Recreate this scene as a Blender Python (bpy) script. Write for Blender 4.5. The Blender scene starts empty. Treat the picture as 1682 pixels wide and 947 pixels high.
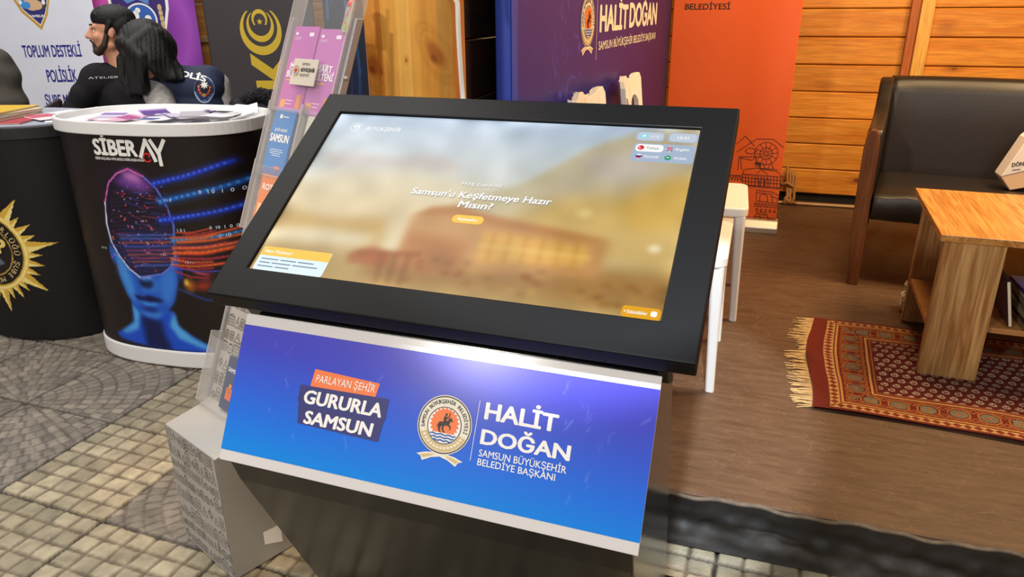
import bpy, bmesh, math, random
import numpy as np
from mathutils import Vector, Matrix
from mathutils.bvhtree import BVHTree
random.seed(7); RNG = np.random.default_rng(11)
PI = math.pi
scene = bpy.context.scene
COL = scene.collection
# ------------------------------------------------------------------ camera, light, exposure
cam_d = bpy.data.cameras.new('camera'); cam_o = bpy.data.objects.new('camera', cam_d); COL.objects.link(cam_o)
cam_d.sensor_width = 36.0; cam_d.lens = 1208.9 / 1682 * 36.0; cam_d.clip_start = 0.02
P_, R_ = 0.3674, -0.008
fw = Vector((0, math.cos(P_), -math.sin(P_))); rt = Vector((1, 0, 0)); up = rt.cross(fw)
rt2 = math.cos(R_) * rt + math.sin(R_) * up; up2 = -math.sin(R_) * rt + math.cos(R_) * up
cm = Matrix.Identity(4)
for i in range(3):
    cm[i][0] = rt2[i]; cm[i][1] = up2[i]; cm[i][2] = -fw[i]
cm[0][3], cm[1][3], cm[2][3] = 0, 0, 1.27
cam_o.matrix_world = cm
scene.camera = cam_o
scene.view_settings.view_transform = 'Standard'; scene.view_settings.look = 'None'
scene.view_settings.exposure = 0.0; scene.view_settings.gamma = 1.0
scene.view_settings.use_curve_mapping = False
YAW = -0.315                                   # the stall's own axes
CAB = Matrix.Rotation(YAW, 4, 'Z')
def cab(s, d, z=0.0): return CAB @ Vector((s, d, z))
world = bpy.data.worlds.new('night'); scene.world = world; world.use_nodes = True
bg = world.node_tree.nodes['Background']; bg.inputs[0].default_value = (1.0, 0.96, 0.92, 1); bg.inputs[1].default_value = 0.2
def lamp(kind, name, loc, target, energy, color, **kw):
    l = bpy.data.lights.new(name, kind); o = bpy.data.objects.new(name, l); COL.objects.link(o)
    l.energy = energy; l.color = color
    for k, v in kw.items(): setattr(l, k, v)
    o.location = loc
    o.rotation_euler = (Vector(target) - Vector(loc)).to_track_quat('-Z', 'Y').to_euler()
    return o
lamp('AREA', 'street_floodlight', (-2.6, -1.7, 2.75), (-0.1, 1.6, 0.4), 75, (1, 0.95, 0.88), shape='RECTANGLE', size=0.3, size_y=0.22)
lamp('AREA', 'front_fill_light', (0.5, -1.9, 3.3), (-0.1, 1.4, 0.7), 62, (1, 0.94, 0.86), shape='RECTANGLE', size=1.3, size_y=0.8)  # added soft fill for the kiosk, post and table fronts
lamp('AREA', 'canopy_light', (-1.9, 2.4, 3.6), (-1.9, 2.8, 0), 95, (1, 0.96, 0.9), shape='RECTANGLE', size=2.6, size_y=2.2)
lamp('AREA', 'canopy_light_rear', (-2.4, 4.6, 3.4), (-2.6, 5.8, 0.8), 60, (1, 0.97, 0.95), shape='RECTANGLE', size=2.4, size_y=0.8)
lamp('AREA', 'stall_lamp', cab(1.5, 3.0, 2.42), cab(1.2, 3.1, 0), 72, (1, 0.68, 0.34), shape='RECTANGLE', size=1.0, size_y=0.6)
lamp('AREA', 'stall_lamp_rear', cab(0.45, 3.0, 2.42), cab(0.45, 3.5, 0.0), 26, (1, 0.68, 0.34), shape='RECTANGLE', size=0.5, size_y=0.4)
lamp('SPOT', 'cool_patch_spot', (0.0, -0.25, 3.1), (0.26, 1.95, 0.14), 760, (0.78, 0.88, 1), spot_size=0.35, spot_blend=0.1, shadow_soft_size=0.05)  # added spot; its cone edge shapes the cool patch on the stall floor

lamp('SPOT', 'warm_spill_spot', cab(-1.05, 1.42, 2.47), (-0.86, 1.85, 0.0), 60, (1, 0.55, 0.22), spot_size=0.34, spot_blend=0.5, shadow_soft_size=0.06)  # added warm spot imitating light spilling out of the stall
# ------------------------------------------------------------------ helpers
def lin(c):
    c = np.asarray(c, float); return np.where(c <= 0.04045, c / 12.92, ((c + 0.055) / 1.055) ** 2.4)
def hx(h): h = h.lstrip('#'); return tuple(int(h[i:i + 2], 16) / 255 for i in (0, 2, 4))
def nt_new(name):
    m = bpy.data.materials.new(name); m.use_nodes = True
    return m, m.node_tree.nodes, m.node_tree.links, m.node_tree.nodes['Principled BSDF']
def mat(name, col, rough=0.5, metal=0.0, spec=0.5, noise=0.0, nscale=20.0, bump=0.0, bscale=60.0, stretch=None, trans=0.0, alpha=1.0, coat=0.0):
    m, N, L, b = nt_new(name)
    if isinstance(col, str): col = hx(col)
    lc = lin(col)
    b.inputs['Base Color'].default_value = (*lc, 1); b.inputs['Roughness'].default_value = rough
    b.inputs['Metallic'].default_value = metal; b.inputs['Specular IOR Level'].default_value = spec
    b.inputs['Transmission Weight'].default_value = trans; b.inputs['Alpha'].default_value = alpha
    b.inputs['Coat Weight'].default_value = coat
    if noise or bump:
        tc = N.new('ShaderNodeTexCoord'); mp = N.new('ShaderNodeMapping'); L.new(tc.outputs['Object'], mp.inputs[0])
        if stretch: mp.inputs['Scale'].default_value = stretch
    if noise:
        n = N.new('ShaderNodeTexNoise'); n.inputs['Scale'].default_value = nscale; n.inputs['Detail'].default_value = 6
        L.new(mp.outputs[0], n.inputs['Vector'])
        r = N.new('ShaderNodeValToRGB'); L.new(n.outputs['Fac'], r.inputs[0])
        r.color_ramp.elements[0].position = 0.3; r.color_ramp.elements[1].position = 0.7
        r.color_ramp.elements[0].color = (*np.clip(lc * (1 - noise), 0, 1), 1); r.color_ramp.elements[1].color = (*np.clip(lc * (1 + noise), 0, 1), 1)
        L.new(r.outputs[0], b.inputs['Base Color'])
    if bump:
        n2 = N.new('ShaderNodeTexNoise'); n2.inputs['Scale'].default_value = bscale; n2.inputs['Detail'].default_value = 5
        L.new(mp.outputs[0], n2.inputs['Vector'])
        bp = N.new('ShaderNodeBump'); bp.inputs['Strength'].default_value = bump; bp.inputs['Distance'].default_value = 0.01
        L.new(n2.outputs['Fac'], bp.inputs['Height']); L.new(bp.outputs[0], b.inputs['Normal'])
    return m
def emis(name, col, s=1.0):
    m, N, L, b = nt_new(name)
    if isinstance(col, str): col = hx(col)
    b.inputs['Base Color'].default_value = (0, 0, 0, 1); b.inputs['Roughness'].default_value = 0.2; b.inputs['Specular IOR Level'].default_value = 0.2
    b.inputs['Emission Color'].default_value = (*lin(col), 1); b.inputs['Emission Strength'].default_value = s
    return m
def vmat(name, rough=0.5, spec=0.5, emit=0.0, bump=0.0, bscale=200.0, grime=0.0, gscale=14.0):
    m, N, L, b = nt_new(name)
    a = N.new('ShaderNodeAttribute'); a.attribute_name = 'col'
    out = a.outputs['Color']
    if grime or bump:
        tc = N.new('ShaderNodeTexCoord')
    if grime:
        n = N.new('ShaderNodeTexNoise'); n.inputs['Scale'].default_value = gscale; n.inputs['Detail'].default_value = 8; L.new(tc.outputs['Object'], n.inputs['Vector'])
        mr = N.new('ShaderNodeMapRange'); mr.inputs[1].default_value = 0.25; mr.inputs[2].default_value = 0.75; mr.inputs[3].default_value = 1 - grime; mr.inputs[4].default_value = 1 + grime
        L.new(n.outputs['Fac'], mr.inputs[0])
        mx = N.new('ShaderNodeVectorMath'); mx.operation = 'SCALE'; L.new(out, mx.inputs[0]); L.new(mr.outputs[0], mx.inputs['Scale']); out = mx.outputs[0]
    b.inputs['Roughness'].default_value = rough; b.inputs['Specular IOR Level'].default_value = spec
    if emit:
        b.inputs['Base Color'].default_value = (0, 0, 0, 1); L.new(out, b.inputs['Emission Color']); b.inputs['Emission Strength'].default_value = emit
    else: L.new(out, b.inputs['Base Color'])
    if bump:
        n2 = N.new('ShaderNodeTexNoise'); n2.inputs['Scale'].default_value = bscale; n2.inputs['Detail'].default_value = 6; L.new(tc.outputs['Object'], n2.inputs['Vector'])
        bp = N.new('ShaderNodeBump'); bp.inputs['Strength'].default_value = bump; bp.inputs['Distance'].default_value = 0.004
        L.new(n2.outputs['Fac'], bp.inputs['Height']); L.new(bp.outputs[0], b.inputs['Normal'])
    return m
def wood(name, c0, c1, axis='X', grain=1.0, knots=0.0, rough=0.35, kc='#6a3208', spec=0.5, vcol=False, ring=9.0):
    """boards: streaky grain along axis, dark oval knots"""
    m, N, L, b = nt_new(name)
    tc = N.new('ShaderNodeTexCoord'); mp = N.new('ShaderNodeMapping'); L.new(tc.outputs['Object'], mp.inputs[0])
    lo, hi = 0.9 * grain, 16 * grain
    mp.inputs['Scale'].default_value = tuple(lo if a == axis else hi for a in 'XYZ')
    n = N.new('ShaderNodeTexNoise'); n.inputs['Scale'].default_value = 1.6; n.inputs['Detail'].default_value = 7; n.inputs['Distortion'].default_value = 1.3
    L.new(mp.outputs[0], n.inputs['Vector'])
    r = N.new('ShaderNodeValToRGB'); r.color_ramp.elements[0].position = 0.33; r.color_ramp.elements[1].position = 0.66
    r.color_ramp.elements[0].color = (*lin(hx(c0)), 1); r.color_ramp.elements[1].color = (*lin(hx(c1)), 1)
    L.new(n.outputs['Fac'], r.inputs[0]); out = r.outputs[0]
    n3 = N.new('ShaderNodeTexNoise'); n3.inputs['Scale'].default_value = ring; n3.inputs['Detail'].default_value = 3; L.new(mp.outputs[0], n3.inputs['Vector'])
    mr = N.new('ShaderNodeMapRange'); mr.inputs[1].default_value = 0.35; mr.inputs[2].default_value = 0.65; mr.inputs[3].default_value = 0.82; mr.inputs[4].default_value = 1.12; L.new(n3.outputs['Fac'], mr.inputs[0])
    sc = N.new('ShaderNodeVectorMath'); sc.operation = 'SCALE'; L.new(out, sc.inputs[0]); L.new(mr.outputs[0], sc.inputs['Scale']); out = sc.outputs[0]
    if vcol:
        a = N.new('ShaderNodeAttribute'); a.attribute_name = 'col'
        mm = N.new('ShaderNodeVectorMath'); mm.operation = 'MULTIPLY'; L.new(out, mm.inputs[0]); L.new(a.outputs['Color'], mm.inputs[1]); out = mm.outputs[0]
    if knots:
        mk = N.new('ShaderNodeMapping'); L.new(tc.outputs['Object'], mk.inputs[0])
        mk.inputs['Scale'].default_value = tuple(2.6 * knots if a == axis else 5.2 * knots for a in 'XYZ')
        v = N.new('ShaderNodeTexVoronoi'); v.feature = 'F1'; v.inputs['Randomness'].default_value = 1.0; v.inputs['Scale'].default_value = 1.0
        L.new(mk.outputs[0], v.inputs['Vector'])
        kr = N.new('ShaderNodeValToRGB'); e = kr.color_ramp.elements
        e[0].position = 0.045; e[0].color = (0.9, 0.9, 0.9, 1); e[1].position = 0.2; e[1].color = (0, 0, 0, 1)
        e2 = e.new(0.075); e2.color = (0.35, 0.35, 0.35, 1)
        L.new(v.outputs['Distance'], kr.inputs[0])
        mx = N.new('ShaderNodeMix'); mx.data_type = 'RGBA'; L.new(kr.outputs[0], mx.inputs[0]); L.new(out, mx.inputs[6]); mx.inputs[7].default_value = (*lin(hx(kc)), 1); out = mx.outputs[2]
    L.new(out, b.inputs['Base Color']); b.inputs['Roughness'].default_value = rough; b.inputs['Specular IOR Level'].default_value = spec
    return m

class G:
    """collects verts and faces; build() links ONE mesh object"""
    def __init__(s): s.V = []; s.F = []; s.MI = []; s.C = None
    def add(s, V, F, mi=0, M=None):
        n = len(s.V)
        for v in V:
            s.V.append(tuple(M @ Vector(v)) if M is not None else tuple(v))
        for f in F: s.F.append([i + n for i in f]); s.MI.append(mi)
        return s
    def box(s, x0, x1, y0, y1, z0, z1, mi=0, M=None):
        V = [(x, y, z) for z in (z0, z1) for y in (y0, y1) for x in (x0, x1)]
        return s.add(V, [(0, 2, 3, 1), (4, 5, 7, 6), (0, 1, 5, 4), (2, 6, 7, 3), (0, 4, 6, 2), (1, 3, 7, 5)], mi, M)
    def prism(s, poly, a0, a1, axis='x', mi=0, M=None):
        """poly in the other two axes (x: (y,z); y: (x,z); z: (x,y)), extruded a0..a1 along axis"""
        def P(p, a): return {'x': (a, p[0], p[1]), 'y': (p[0], a, p[1]), 'z': (p[0], p[1], a)}[axis]
        n = len(poly); V = [P(p, a0) for p in poly] + [P(p, a1) for p in poly]
        F = [list(range(n))[::-1], list(range(n, 2 * n))] + [(i, (i + 1) % n, n + (i + 1) % n, n + i) for i in range(n)]
        return s.add(V, F, mi, M)
    def rings(s, R, cap=True, closed=True, mi=0, M=None):
        n = len(R[0]); V = [p for r in R for p in r]; F = []
        for k in range(len(R) - 1):
            for i in range(n if closed else n - 1):
                j = (i + 1) % n; F.append((k * n + i, k * n + j, (k + 1) * n + j, (k + 1) * n + i))
        if cap: F.append(list(range(n))[::-1]); F.append([(len(R) - 1) * n + i for i in range(n)])
        return s.add(V, F, mi, M)
    def tube(s, pts, r, n=8, mi=0, M=None):
        pts = [Vector(p) for p in pts]; R = []
        rs = r if isinstance(r, (list, tuple)) else [r] * len(pts); u = None
        for k, p in enumerate(pts):
            t = (pts[min(k + 1, len(pts) - 1)] - pts[max(k - 1, 0)]).normalized()
            if u is None: u = t.orthogonal().normalized()
            else: u = (u - t * u.dot(t)).normalized()
            w = t.cross(u)
            R.append([p + (u * math.cos(a) + w * math.sin(a)) * rs[k] for a in [2 * PI * i / n for i in range(n)]])
        return s.rings(R, mi=mi, M=M)
    def lathe(s, prof, n=32, mi=0, M=None):
        return s.rings([[(r * math.cos(2 * PI * i / n), r * math.sin(2 * PI * i / n), z) for i in range(n)] for r, z in prof], mi=mi, M=M)
    def ball(s, c, r, n=12, mi=0):
        rx, ry, rz = r if isinstance(r, (tuple, list)) else (r, r, r)
        return s.rings([[(c[0] + rx * math.sin(a) * math.cos(2 * PI * i / n), c[1] + ry * math.sin(a) * math.sin(2 * PI * i / n), c[2] - rz * math.cos(a)) for i in range(n)] for a in [0.08 + (PI - 0.16) * k / (n - 1) for k in range(n)]], mi=mi)
    def build(s, name, mats, parent=None, smooth=False, bevel=0.0, seg=2, fix=True, solid=0.0):
        me = bpy.data.meshes.new(name); me.from_pydata(s.V, [], s.F)
        if not isinstance(mats, (list, tuple)): mats = [mats]
        for m in mats: me.materials.append(m)
        if len(mats) > 1: me.polygons.foreach_set('material_index', s.MI)
        if fix:
            bm = bmesh.new(); bm.from_mesh(me); bmesh.ops.recalc_face_normals(bm, faces=bm.faces); bm.to_mesh(me); bm.free()
        if smooth: me.polygons.foreach_set('use_smooth', [True] * len(me.polygons))
        o = bpy.data.objects.new(name, me); COL.objects.link(o)
        if parent is not None: o.parent = parent
        if bevel:
            b = o.modifiers.new('b', 'BEVEL'); b.width = bevel; b.segments = seg; b.limit_method = 'ANGLE'; b.angle_limit = 0.6
            if smooth: b.harden_normals = False
        if solid:
            b = o.modifiers.new('s', 'SOLIDIFY'); b.thickness = solid; b.offset = -1
        return o
def thing(name, label, cat, loc=(0, 0, 0), rotz=0.0, group=None):
    o = bpy.data.objects.new(name, None); COL.objects.link(o); o.empty_display_size = 0.05
    o.location = loc; o.rotation_euler = (0, 0, rotz); tag(o, label, cat, group); return o
def tag(o, label, cat, group=None):
    o['label'] = label; o['category'] = cat
    if group: o['group'] = group
    return o
def struct(o): o['kind'] = 'structure'; return o
def place(o, loc, rotz=0.0): o.location = loc; o.rotation_euler = (0, 0, rotz); return o

# ---- printed surfaces: a dense grid whose vertices carry the print's colours
def print_grid(name, m, parent, pos, img, smooth=True):
    ny, nx = img.shape[:2]
    V = np.asarray(pos, float).reshape(-1, 3)
    idx = np.arange(nx * ny).reshape(ny, nx)
    F = np.stack([idx[:-1, :-1], idx[:-1, 1:], idx[1:, 1:], idx[1:, :-1]], -1).reshape(-1, 4)
    me = bpy.data.meshes.new(name); me.vertices.add(len(V)); me.vertices.foreach_set('co', V.ravel())
    me.loops.add(F.size); me.loops.foreach_set('vertex_index', F.ravel().astype(np.int32))
    me.polygons.add(len(F)); me.polygons.foreach_set('loop_start', np.arange(0, F.size, 4, dtype=np.int32))
    me.update(calc_edges=True); me.validate()
    a = me.color_attributes.new('col', 'FLOAT_COLOR', 'POINT')
    c = np.ones((nx * ny, 4)); c[:, :3] = lin(np.clip(img.reshape(-1, 3), 0, 1)); a.data.foreach_set('color', c.ravel())
    if smooth: me.polygons.foreach_set('use_smooth', [True] * len(me.polygons))
    me.materials.append(m); o = bpy.data.objects.new(name, me); COL.objects.link(o)
    if parent is not None: o.parent = parent
    return o
class Cv:
    """a small numpy canvas in real units"""
    def __init__(s, x0, x1, y0, y1, nx, ny, bgc):
        s.X, s.Y = np.meshgrid(np.linspace(x0, x1, nx), np.linspace(y0, y1, ny)); s.I = np.zeros((ny, nx, 3)); s.I[:] = hx(bgc) if isinstance(bgc, str) else bgc
        s.px = (x1 - x0) / (nx - 1)
    def blend(s, a, c):
        c = np.array(hx(c) if isinstance(c, str) else c); a = np.clip(a, 0, 1)[..., None]; s.I[:] = s.I * (1 - a) + c * a
    def add(s, a, c):
        c = np.array(hx(c) if isinstance(c, str) else c); s.I += np.clip(a, 0, 1)[..., None] * c
    def inside(s, pts):
        m = np.zeros(s.X.shape, bool); n = len(pts)
        for i in range(n):
            x1, y1 = pts[i]; x2, y2 = pts[(i + 1) % n]
            if y1 == y2: continue
            c = ((y1 > s.Y) != (y2 > s.Y)) & (s.X < (x2 - x1) * (s.Y - y1) / (y2 - y1) + x1); m ^= c
        return m
    def poly(s, pts, c, a=1.0, soft=0):
        m = s.inside(pts).astype(float)
        if soft: m = blur(m, soft)
        s.blend(m * a, c)
    def dseg(s, p, q):
        px, py = p; dx, dy = q[0] - px, q[1] - py; L2 = dx * dx + dy * dy + 1e-12
        t = np.clip(((s.X - px) * dx + (s.Y - py) * dy) / L2, 0, 1); return np.hypot(s.X - px - t * dx, s.Y - py - t * dy)
    def line(s, pts, w, c, a=1.0, soft=None, add=False):
        soft = soft or s.px; d = np.full(s.X.shape, 9.0)
        for p, q in zip(pts[:-1], pts[1:]): d = np.minimum(d, s.dseg(p, q))
        k = np.clip((w / 2 - d) / soft + 0.5, 0, 1) * a
        (s.add if add else s.blend)(k, c)
    def ell(s, cx, cy, rx, ry, c, a=1.0, soft=0.05, rot=0.0, add=False):
        x = s.X - cx; y = s.Y - cy; ca, sa = math.cos(rot), math.sin(rot)
        d = np.hypot((x * ca + y * sa) / rx, (-x * sa + y * ca) / ry); k = np.clip((1 - d) / soft + 0.5 * (soft < 0.2), 0, 1) * a
        (s.add if add else s.blend)(k, c)
    def ring(s, cx, cy, rx, ry, w, c, a=1.0, rot=0.0, add=False, soft=0.35):
        x = s.X - cx; y = s.Y - cy; ca, sa = math.cos(rot), math.sin(rot)
        d = np.hypot((x * ca + y * sa) / rx, (-x * sa + y * ca) / ry); k = np.exp(-((d - 1) / w) ** 2) * a
        (s.add if add else s.blend)(k, c)
def blur(m, r):
    k = np.exp(-0.5 * (np.arange(-2 * r, 2 * r + 1) / max(r, 1e-6)) ** 2); k /= k.sum()
    def f(a, ax):
        p = [(0, 0)] * a.ndim; p[ax] = (2 * r, 2 * r); b = np.pad(a, p, mode='edge')
        out = np.zeros_like(a)
        for i, w in enumerate(k):
            sl = [slice(None)] * a.ndim; sl[ax] = slice(i, i + a.shape[ax]); out += w * b[tuple(sl)]
        return out
    return f(f(m, 0), 1)

# ---- lettering
WORK = bpy.data.scenes.new('work')
def bake(o):
    WORK.collection.objects.link(o)
    with bpy.context.temp_override(scene=WORK, view_layer=WORK.view_layers[0]):
        dg = bpy.context.evaluated_depsgraph_get(); return bpy.data.meshes.new_from_object(o.evaluated_get(dg))
_cap = {}; _tx = {}
def text_raw(s, bold=0.0):
    if (s, bold) in _tx: return _tx[(s, bold)]
    c = bpy.data.curves.new('t', 'FONT'); c.body = s; c.offset = bold; c.resolution_u = 3; c.align_x = 'LEFT'
    o = bpy.data.objects.new('t', c); me = bake(o)
    V = [(v.co.x, v.co.y) for v in me.vertices]; F = [list(p.vertices) for p in me.polygons]
    bpy.data.objects.remove(o); bpy.data.curves.remove(c); bpy.data.meshes.remove(me)
    _tx[(s, bold)] = (V, F)
    return V, F
CAPH = []
def text(g, s, x, y, h, w=None, align='L', bold=0.0, shear=0.0, f=None, mi=0, rot=0.0, sx=1.0):
    """adds the words s with cap height h; fitted to width w when given; f maps (x,y) to 3D; bold thickens the strokes"""
    if not CAPH: CAPH.append(max(v[1] for v in text_raw('H')[0]))
    V, F = text_raw(s)
    if not V: return
    k = h / (CAPH[0] + 2 * bold * .7); x0 = min(v[0] for v in V) - bold; x1 = max(v[0] for v in V) + bold
    kx = (w / (x1 - x0)) if w else k * sx
    W = (x1 - x0) * kx; off = {'L': 0, 'C': -W / 2, 'R': -W}[align]
    ca, sa = math.cos(rot), math.sin(rot)
    sh = [(0, 0)] + ([(bold * math.cos(PI * i / 4), bold * math.sin(PI * i / 4)) for i in range(8)] if bold else [])
    e_ = h * .5; p0 = Vector(f(x, y)); n_ = (Vector(f(x + e_ * ca, y + e_ * sa)) - p0).cross(Vector(f(x - e_ * sa, y + e_ * ca)) - p0)
    n_ = n_.normalized() if n_.length else n_
    for q_, (dx, dy) in enumerate(sh):
        out = []
        for vx, vy in V:
            vy2 = vy + dy * .7 + bold * .7
            px = (vx + dx - x0) * kx + off + shear * vy2 * k; py = vy2 * k
            out.append(tuple(Vector(f(x + px * ca - py * sa, y + px * sa + py * ca)) + n_ * (q_ * 3e-5)))
        g.add(out, F, mi)
def arctext(g, s, cx, cy, r, h, a0, a1, f, mi=0, bold=0.02, ex=1.0):
    n = len(s)
    for i, ch in enumerate(s):
        if ch == ' ': continue
        a = a0 + (a1 - a0) * (i + 0.5) / n
        text(g, ch, cx + r * ex * math.cos(a), cy + r * math.sin(a), h, align='C', bold=bold, f=f, mi=mi, rot=a - PI / 2)
def shape(g, pts, f, mi=0):
    V = [f(x, y) for x, y in pts]; g.add(V, [list(range(len(V)))], mi)
def disc(g, cx, cy, rx, ry, f, mi=0, n=40): shape(g, [(cx + rx * math.cos(2 * PI * i / n), cy + ry * math.sin(2 * PI * i / n)) for i in range(n)], f, mi)
def annulus(g, cx, cy, ro, ri, f, mi=0, n=48, a0=0, a1=2 * PI, ex=1.0):
    V = []; F = []
    for i in range(n + 1):
        a = a0 + (a1 - a0) * i / n
        for r in (ro, ri): V.append(f(cx + r * ex * math.cos(a), cy + r * math.sin(a)))
    for i in range(n): F.append((2 * i, 2 * i + 2, 2 * i + 3, 2 * i + 1))
    g.add(V, F, mi)
def stroke(g, pts, w, f, mi=0):
    for (x1, y1), (x2, y2) in zip(pts[:-1], pts[1:]):
        L = math.hypot(x2 - x1, y2 - y1) or 1e-9; nx, ny = -(y2 - y1) / L * w / 2, (x2 - x1) / L * w / 2; ex, ey = (x2 - x1) / L * w / 2, (y2 - y1) / L * w / 2
        g.add([f(x1 - ex + nx, y1 - ey + ny), f(x1 - ex - nx, y1 - ey - ny), f(x2 + ex - nx, y2 + ey - ny), f(x2 + ex + nx, y2 + ey + ny)], [(0, 1, 2, 3)], mi)
def rrect(x0, x1, y0, y1, r, n=5):
    return [(cx + r * math.cos(a), cy + r * math.sin(a)) for cx, cy, b in ((x1 - r, y1 - r, 0), (x0 + r, y1 - r, PI / 2), (x0 + r, y0 + r, PI), (x1 - r, y0 + r, 3 * PI / 2)) for a in [b + PI / 2 * i / n for i in range(n + 1)]]

# ---- soft forms: overlapping balls and tapered limbs fused into one continuous surface
_ico = []
def blob(prims, vox, smooth=4, post=None):
    if not _ico:
        bm = bmesh.new(); bmesh.ops.create_icosphere(bm, subdivisions=3, radius=1.0)
        _ico.append(np.array([tuple(v.co) for v in bm.verts])); _ico.append(np.array([[v.index for v in f_.verts] for f_ in bm.faces])); bm.free()
    VS, FS = [], []
    def ball(M):
        m = np.array(M); FS.append(_ico[1] + len(_ico[0]) * len(VS)); VS.append(_ico[0] @ m[:3, :3].T + m[:3, 3])
    for p in prims:
        if p[0] == 'e':
            M = Matrix.Translation(p[1]) @ (p[3] if len(p) > 3 else Matrix.Identity(4)) @ Matrix.Diagonal((*p[2], 1)); ball(M)
        else:
            a, ra, b, rb = Vector(p[1]), p[2], Vector(p[3]), p[4]; n = max(2, int((b - a).length / (min(ra, rb) * 0.4)) + 1)
            for i in range(n + 1):
                t = i / n; r = ra + (rb - ra) * t; ball(Matrix.Translation(a.lerp(b, t)) @ Matrix.Diagonal((r, r, r, 1)))
    me = bpy.data.meshes.new('b'); me.from_pydata(np.concatenate(VS).tolist(), [], np.concatenate(FS).tolist())
    o = bpy.data.objects.new('b', me)
    m = o.modifiers.new('r', 'REMESH'); m.mode = 'VOXEL'; m.voxel_size = vox; m.use_smooth_shade = True
    if smooth: s = o.modifiers.new('s', 'SMOOTH'); s.iterations = smooth; s.factor = 0.5
    out = bake(o)
    bpy.data.objects.remove(o); bpy.data.meshes.remove(me)
    if post:
        co = np.zeros(len(out.vertices) * 3); out.vertices.foreach_get('co', co); co = post(co.reshape(-1, 3)); out.vertices.foreach_set('co', co.ravel()); out.update()
    out.polygons.foreach_set('use_smooth', [True] * len(out.polygons))
    return out
def link_mesh(name, me, m, parent):
    me.name = name; me.materials.clear(); me.materials.append(m); o = bpy.data.objects.new(name, me); COL.objects.link(o); o.parent = parent; return o
def bvh_of(me): return BVHTree.FromPolygons([v.co.copy() for v in me.vertices], [list(p.vertices) for p in me.polygons])
def draper(bvh, o, u, v, off=0.002):
    """returns f(x,y) that drops print onto a form: from plane o+u*x+v*y along -(u x v)"""
    o, u, v = Vector(o), Vector(u).normalized(), Vector(v).normalized(); n = u.cross(v)
    def f(x, y):
        p = o + u * x + v * y; h = bvh.ray_cast(p + n * 0.4, -n, 1.0)
        return tuple((h[0] if h[0] is not None else p) + n * off)
    return f

# ------------------------------------------------------------------ common materials
M_ = {}
M_['black_metal'] = mat('black powder-coated metal', '#0d0c0c', 0.45, spec=0.13)
M_['housing'] = mat('black metal housing', '#0c0b0c', 0.22, spec=0.5)
M_['white_ink'] = mat('white print', '#f1efec', 0.5)
M_['cream_ink'] = mat('cream print', '#e9e2d0', 0.5)
M_['navy_ink'] = mat('navy print', '#23246e', 0.5)
M_['orange_ink'] = mat('orange print', '#f0793a', 0.5)
M_['dark_ink'] = mat('dark print', '#2a2320', 0.5)
M_['gold_ink'] = mat('gold print', '#cdb37c', 0.45)
M_['blue_ink'] = mat('blue print', '#2b62b4', 0.5)
M_['red_ink'] = mat('red print', '#d8281f', 0.5)
M_['black_ink'] = mat('black print', '#1a1212', 0.6)
EMB = ['cream_ink', 'dark_ink', 'white_ink', 'orange_ink', 'blue_ink', 'gold_ink']
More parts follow.
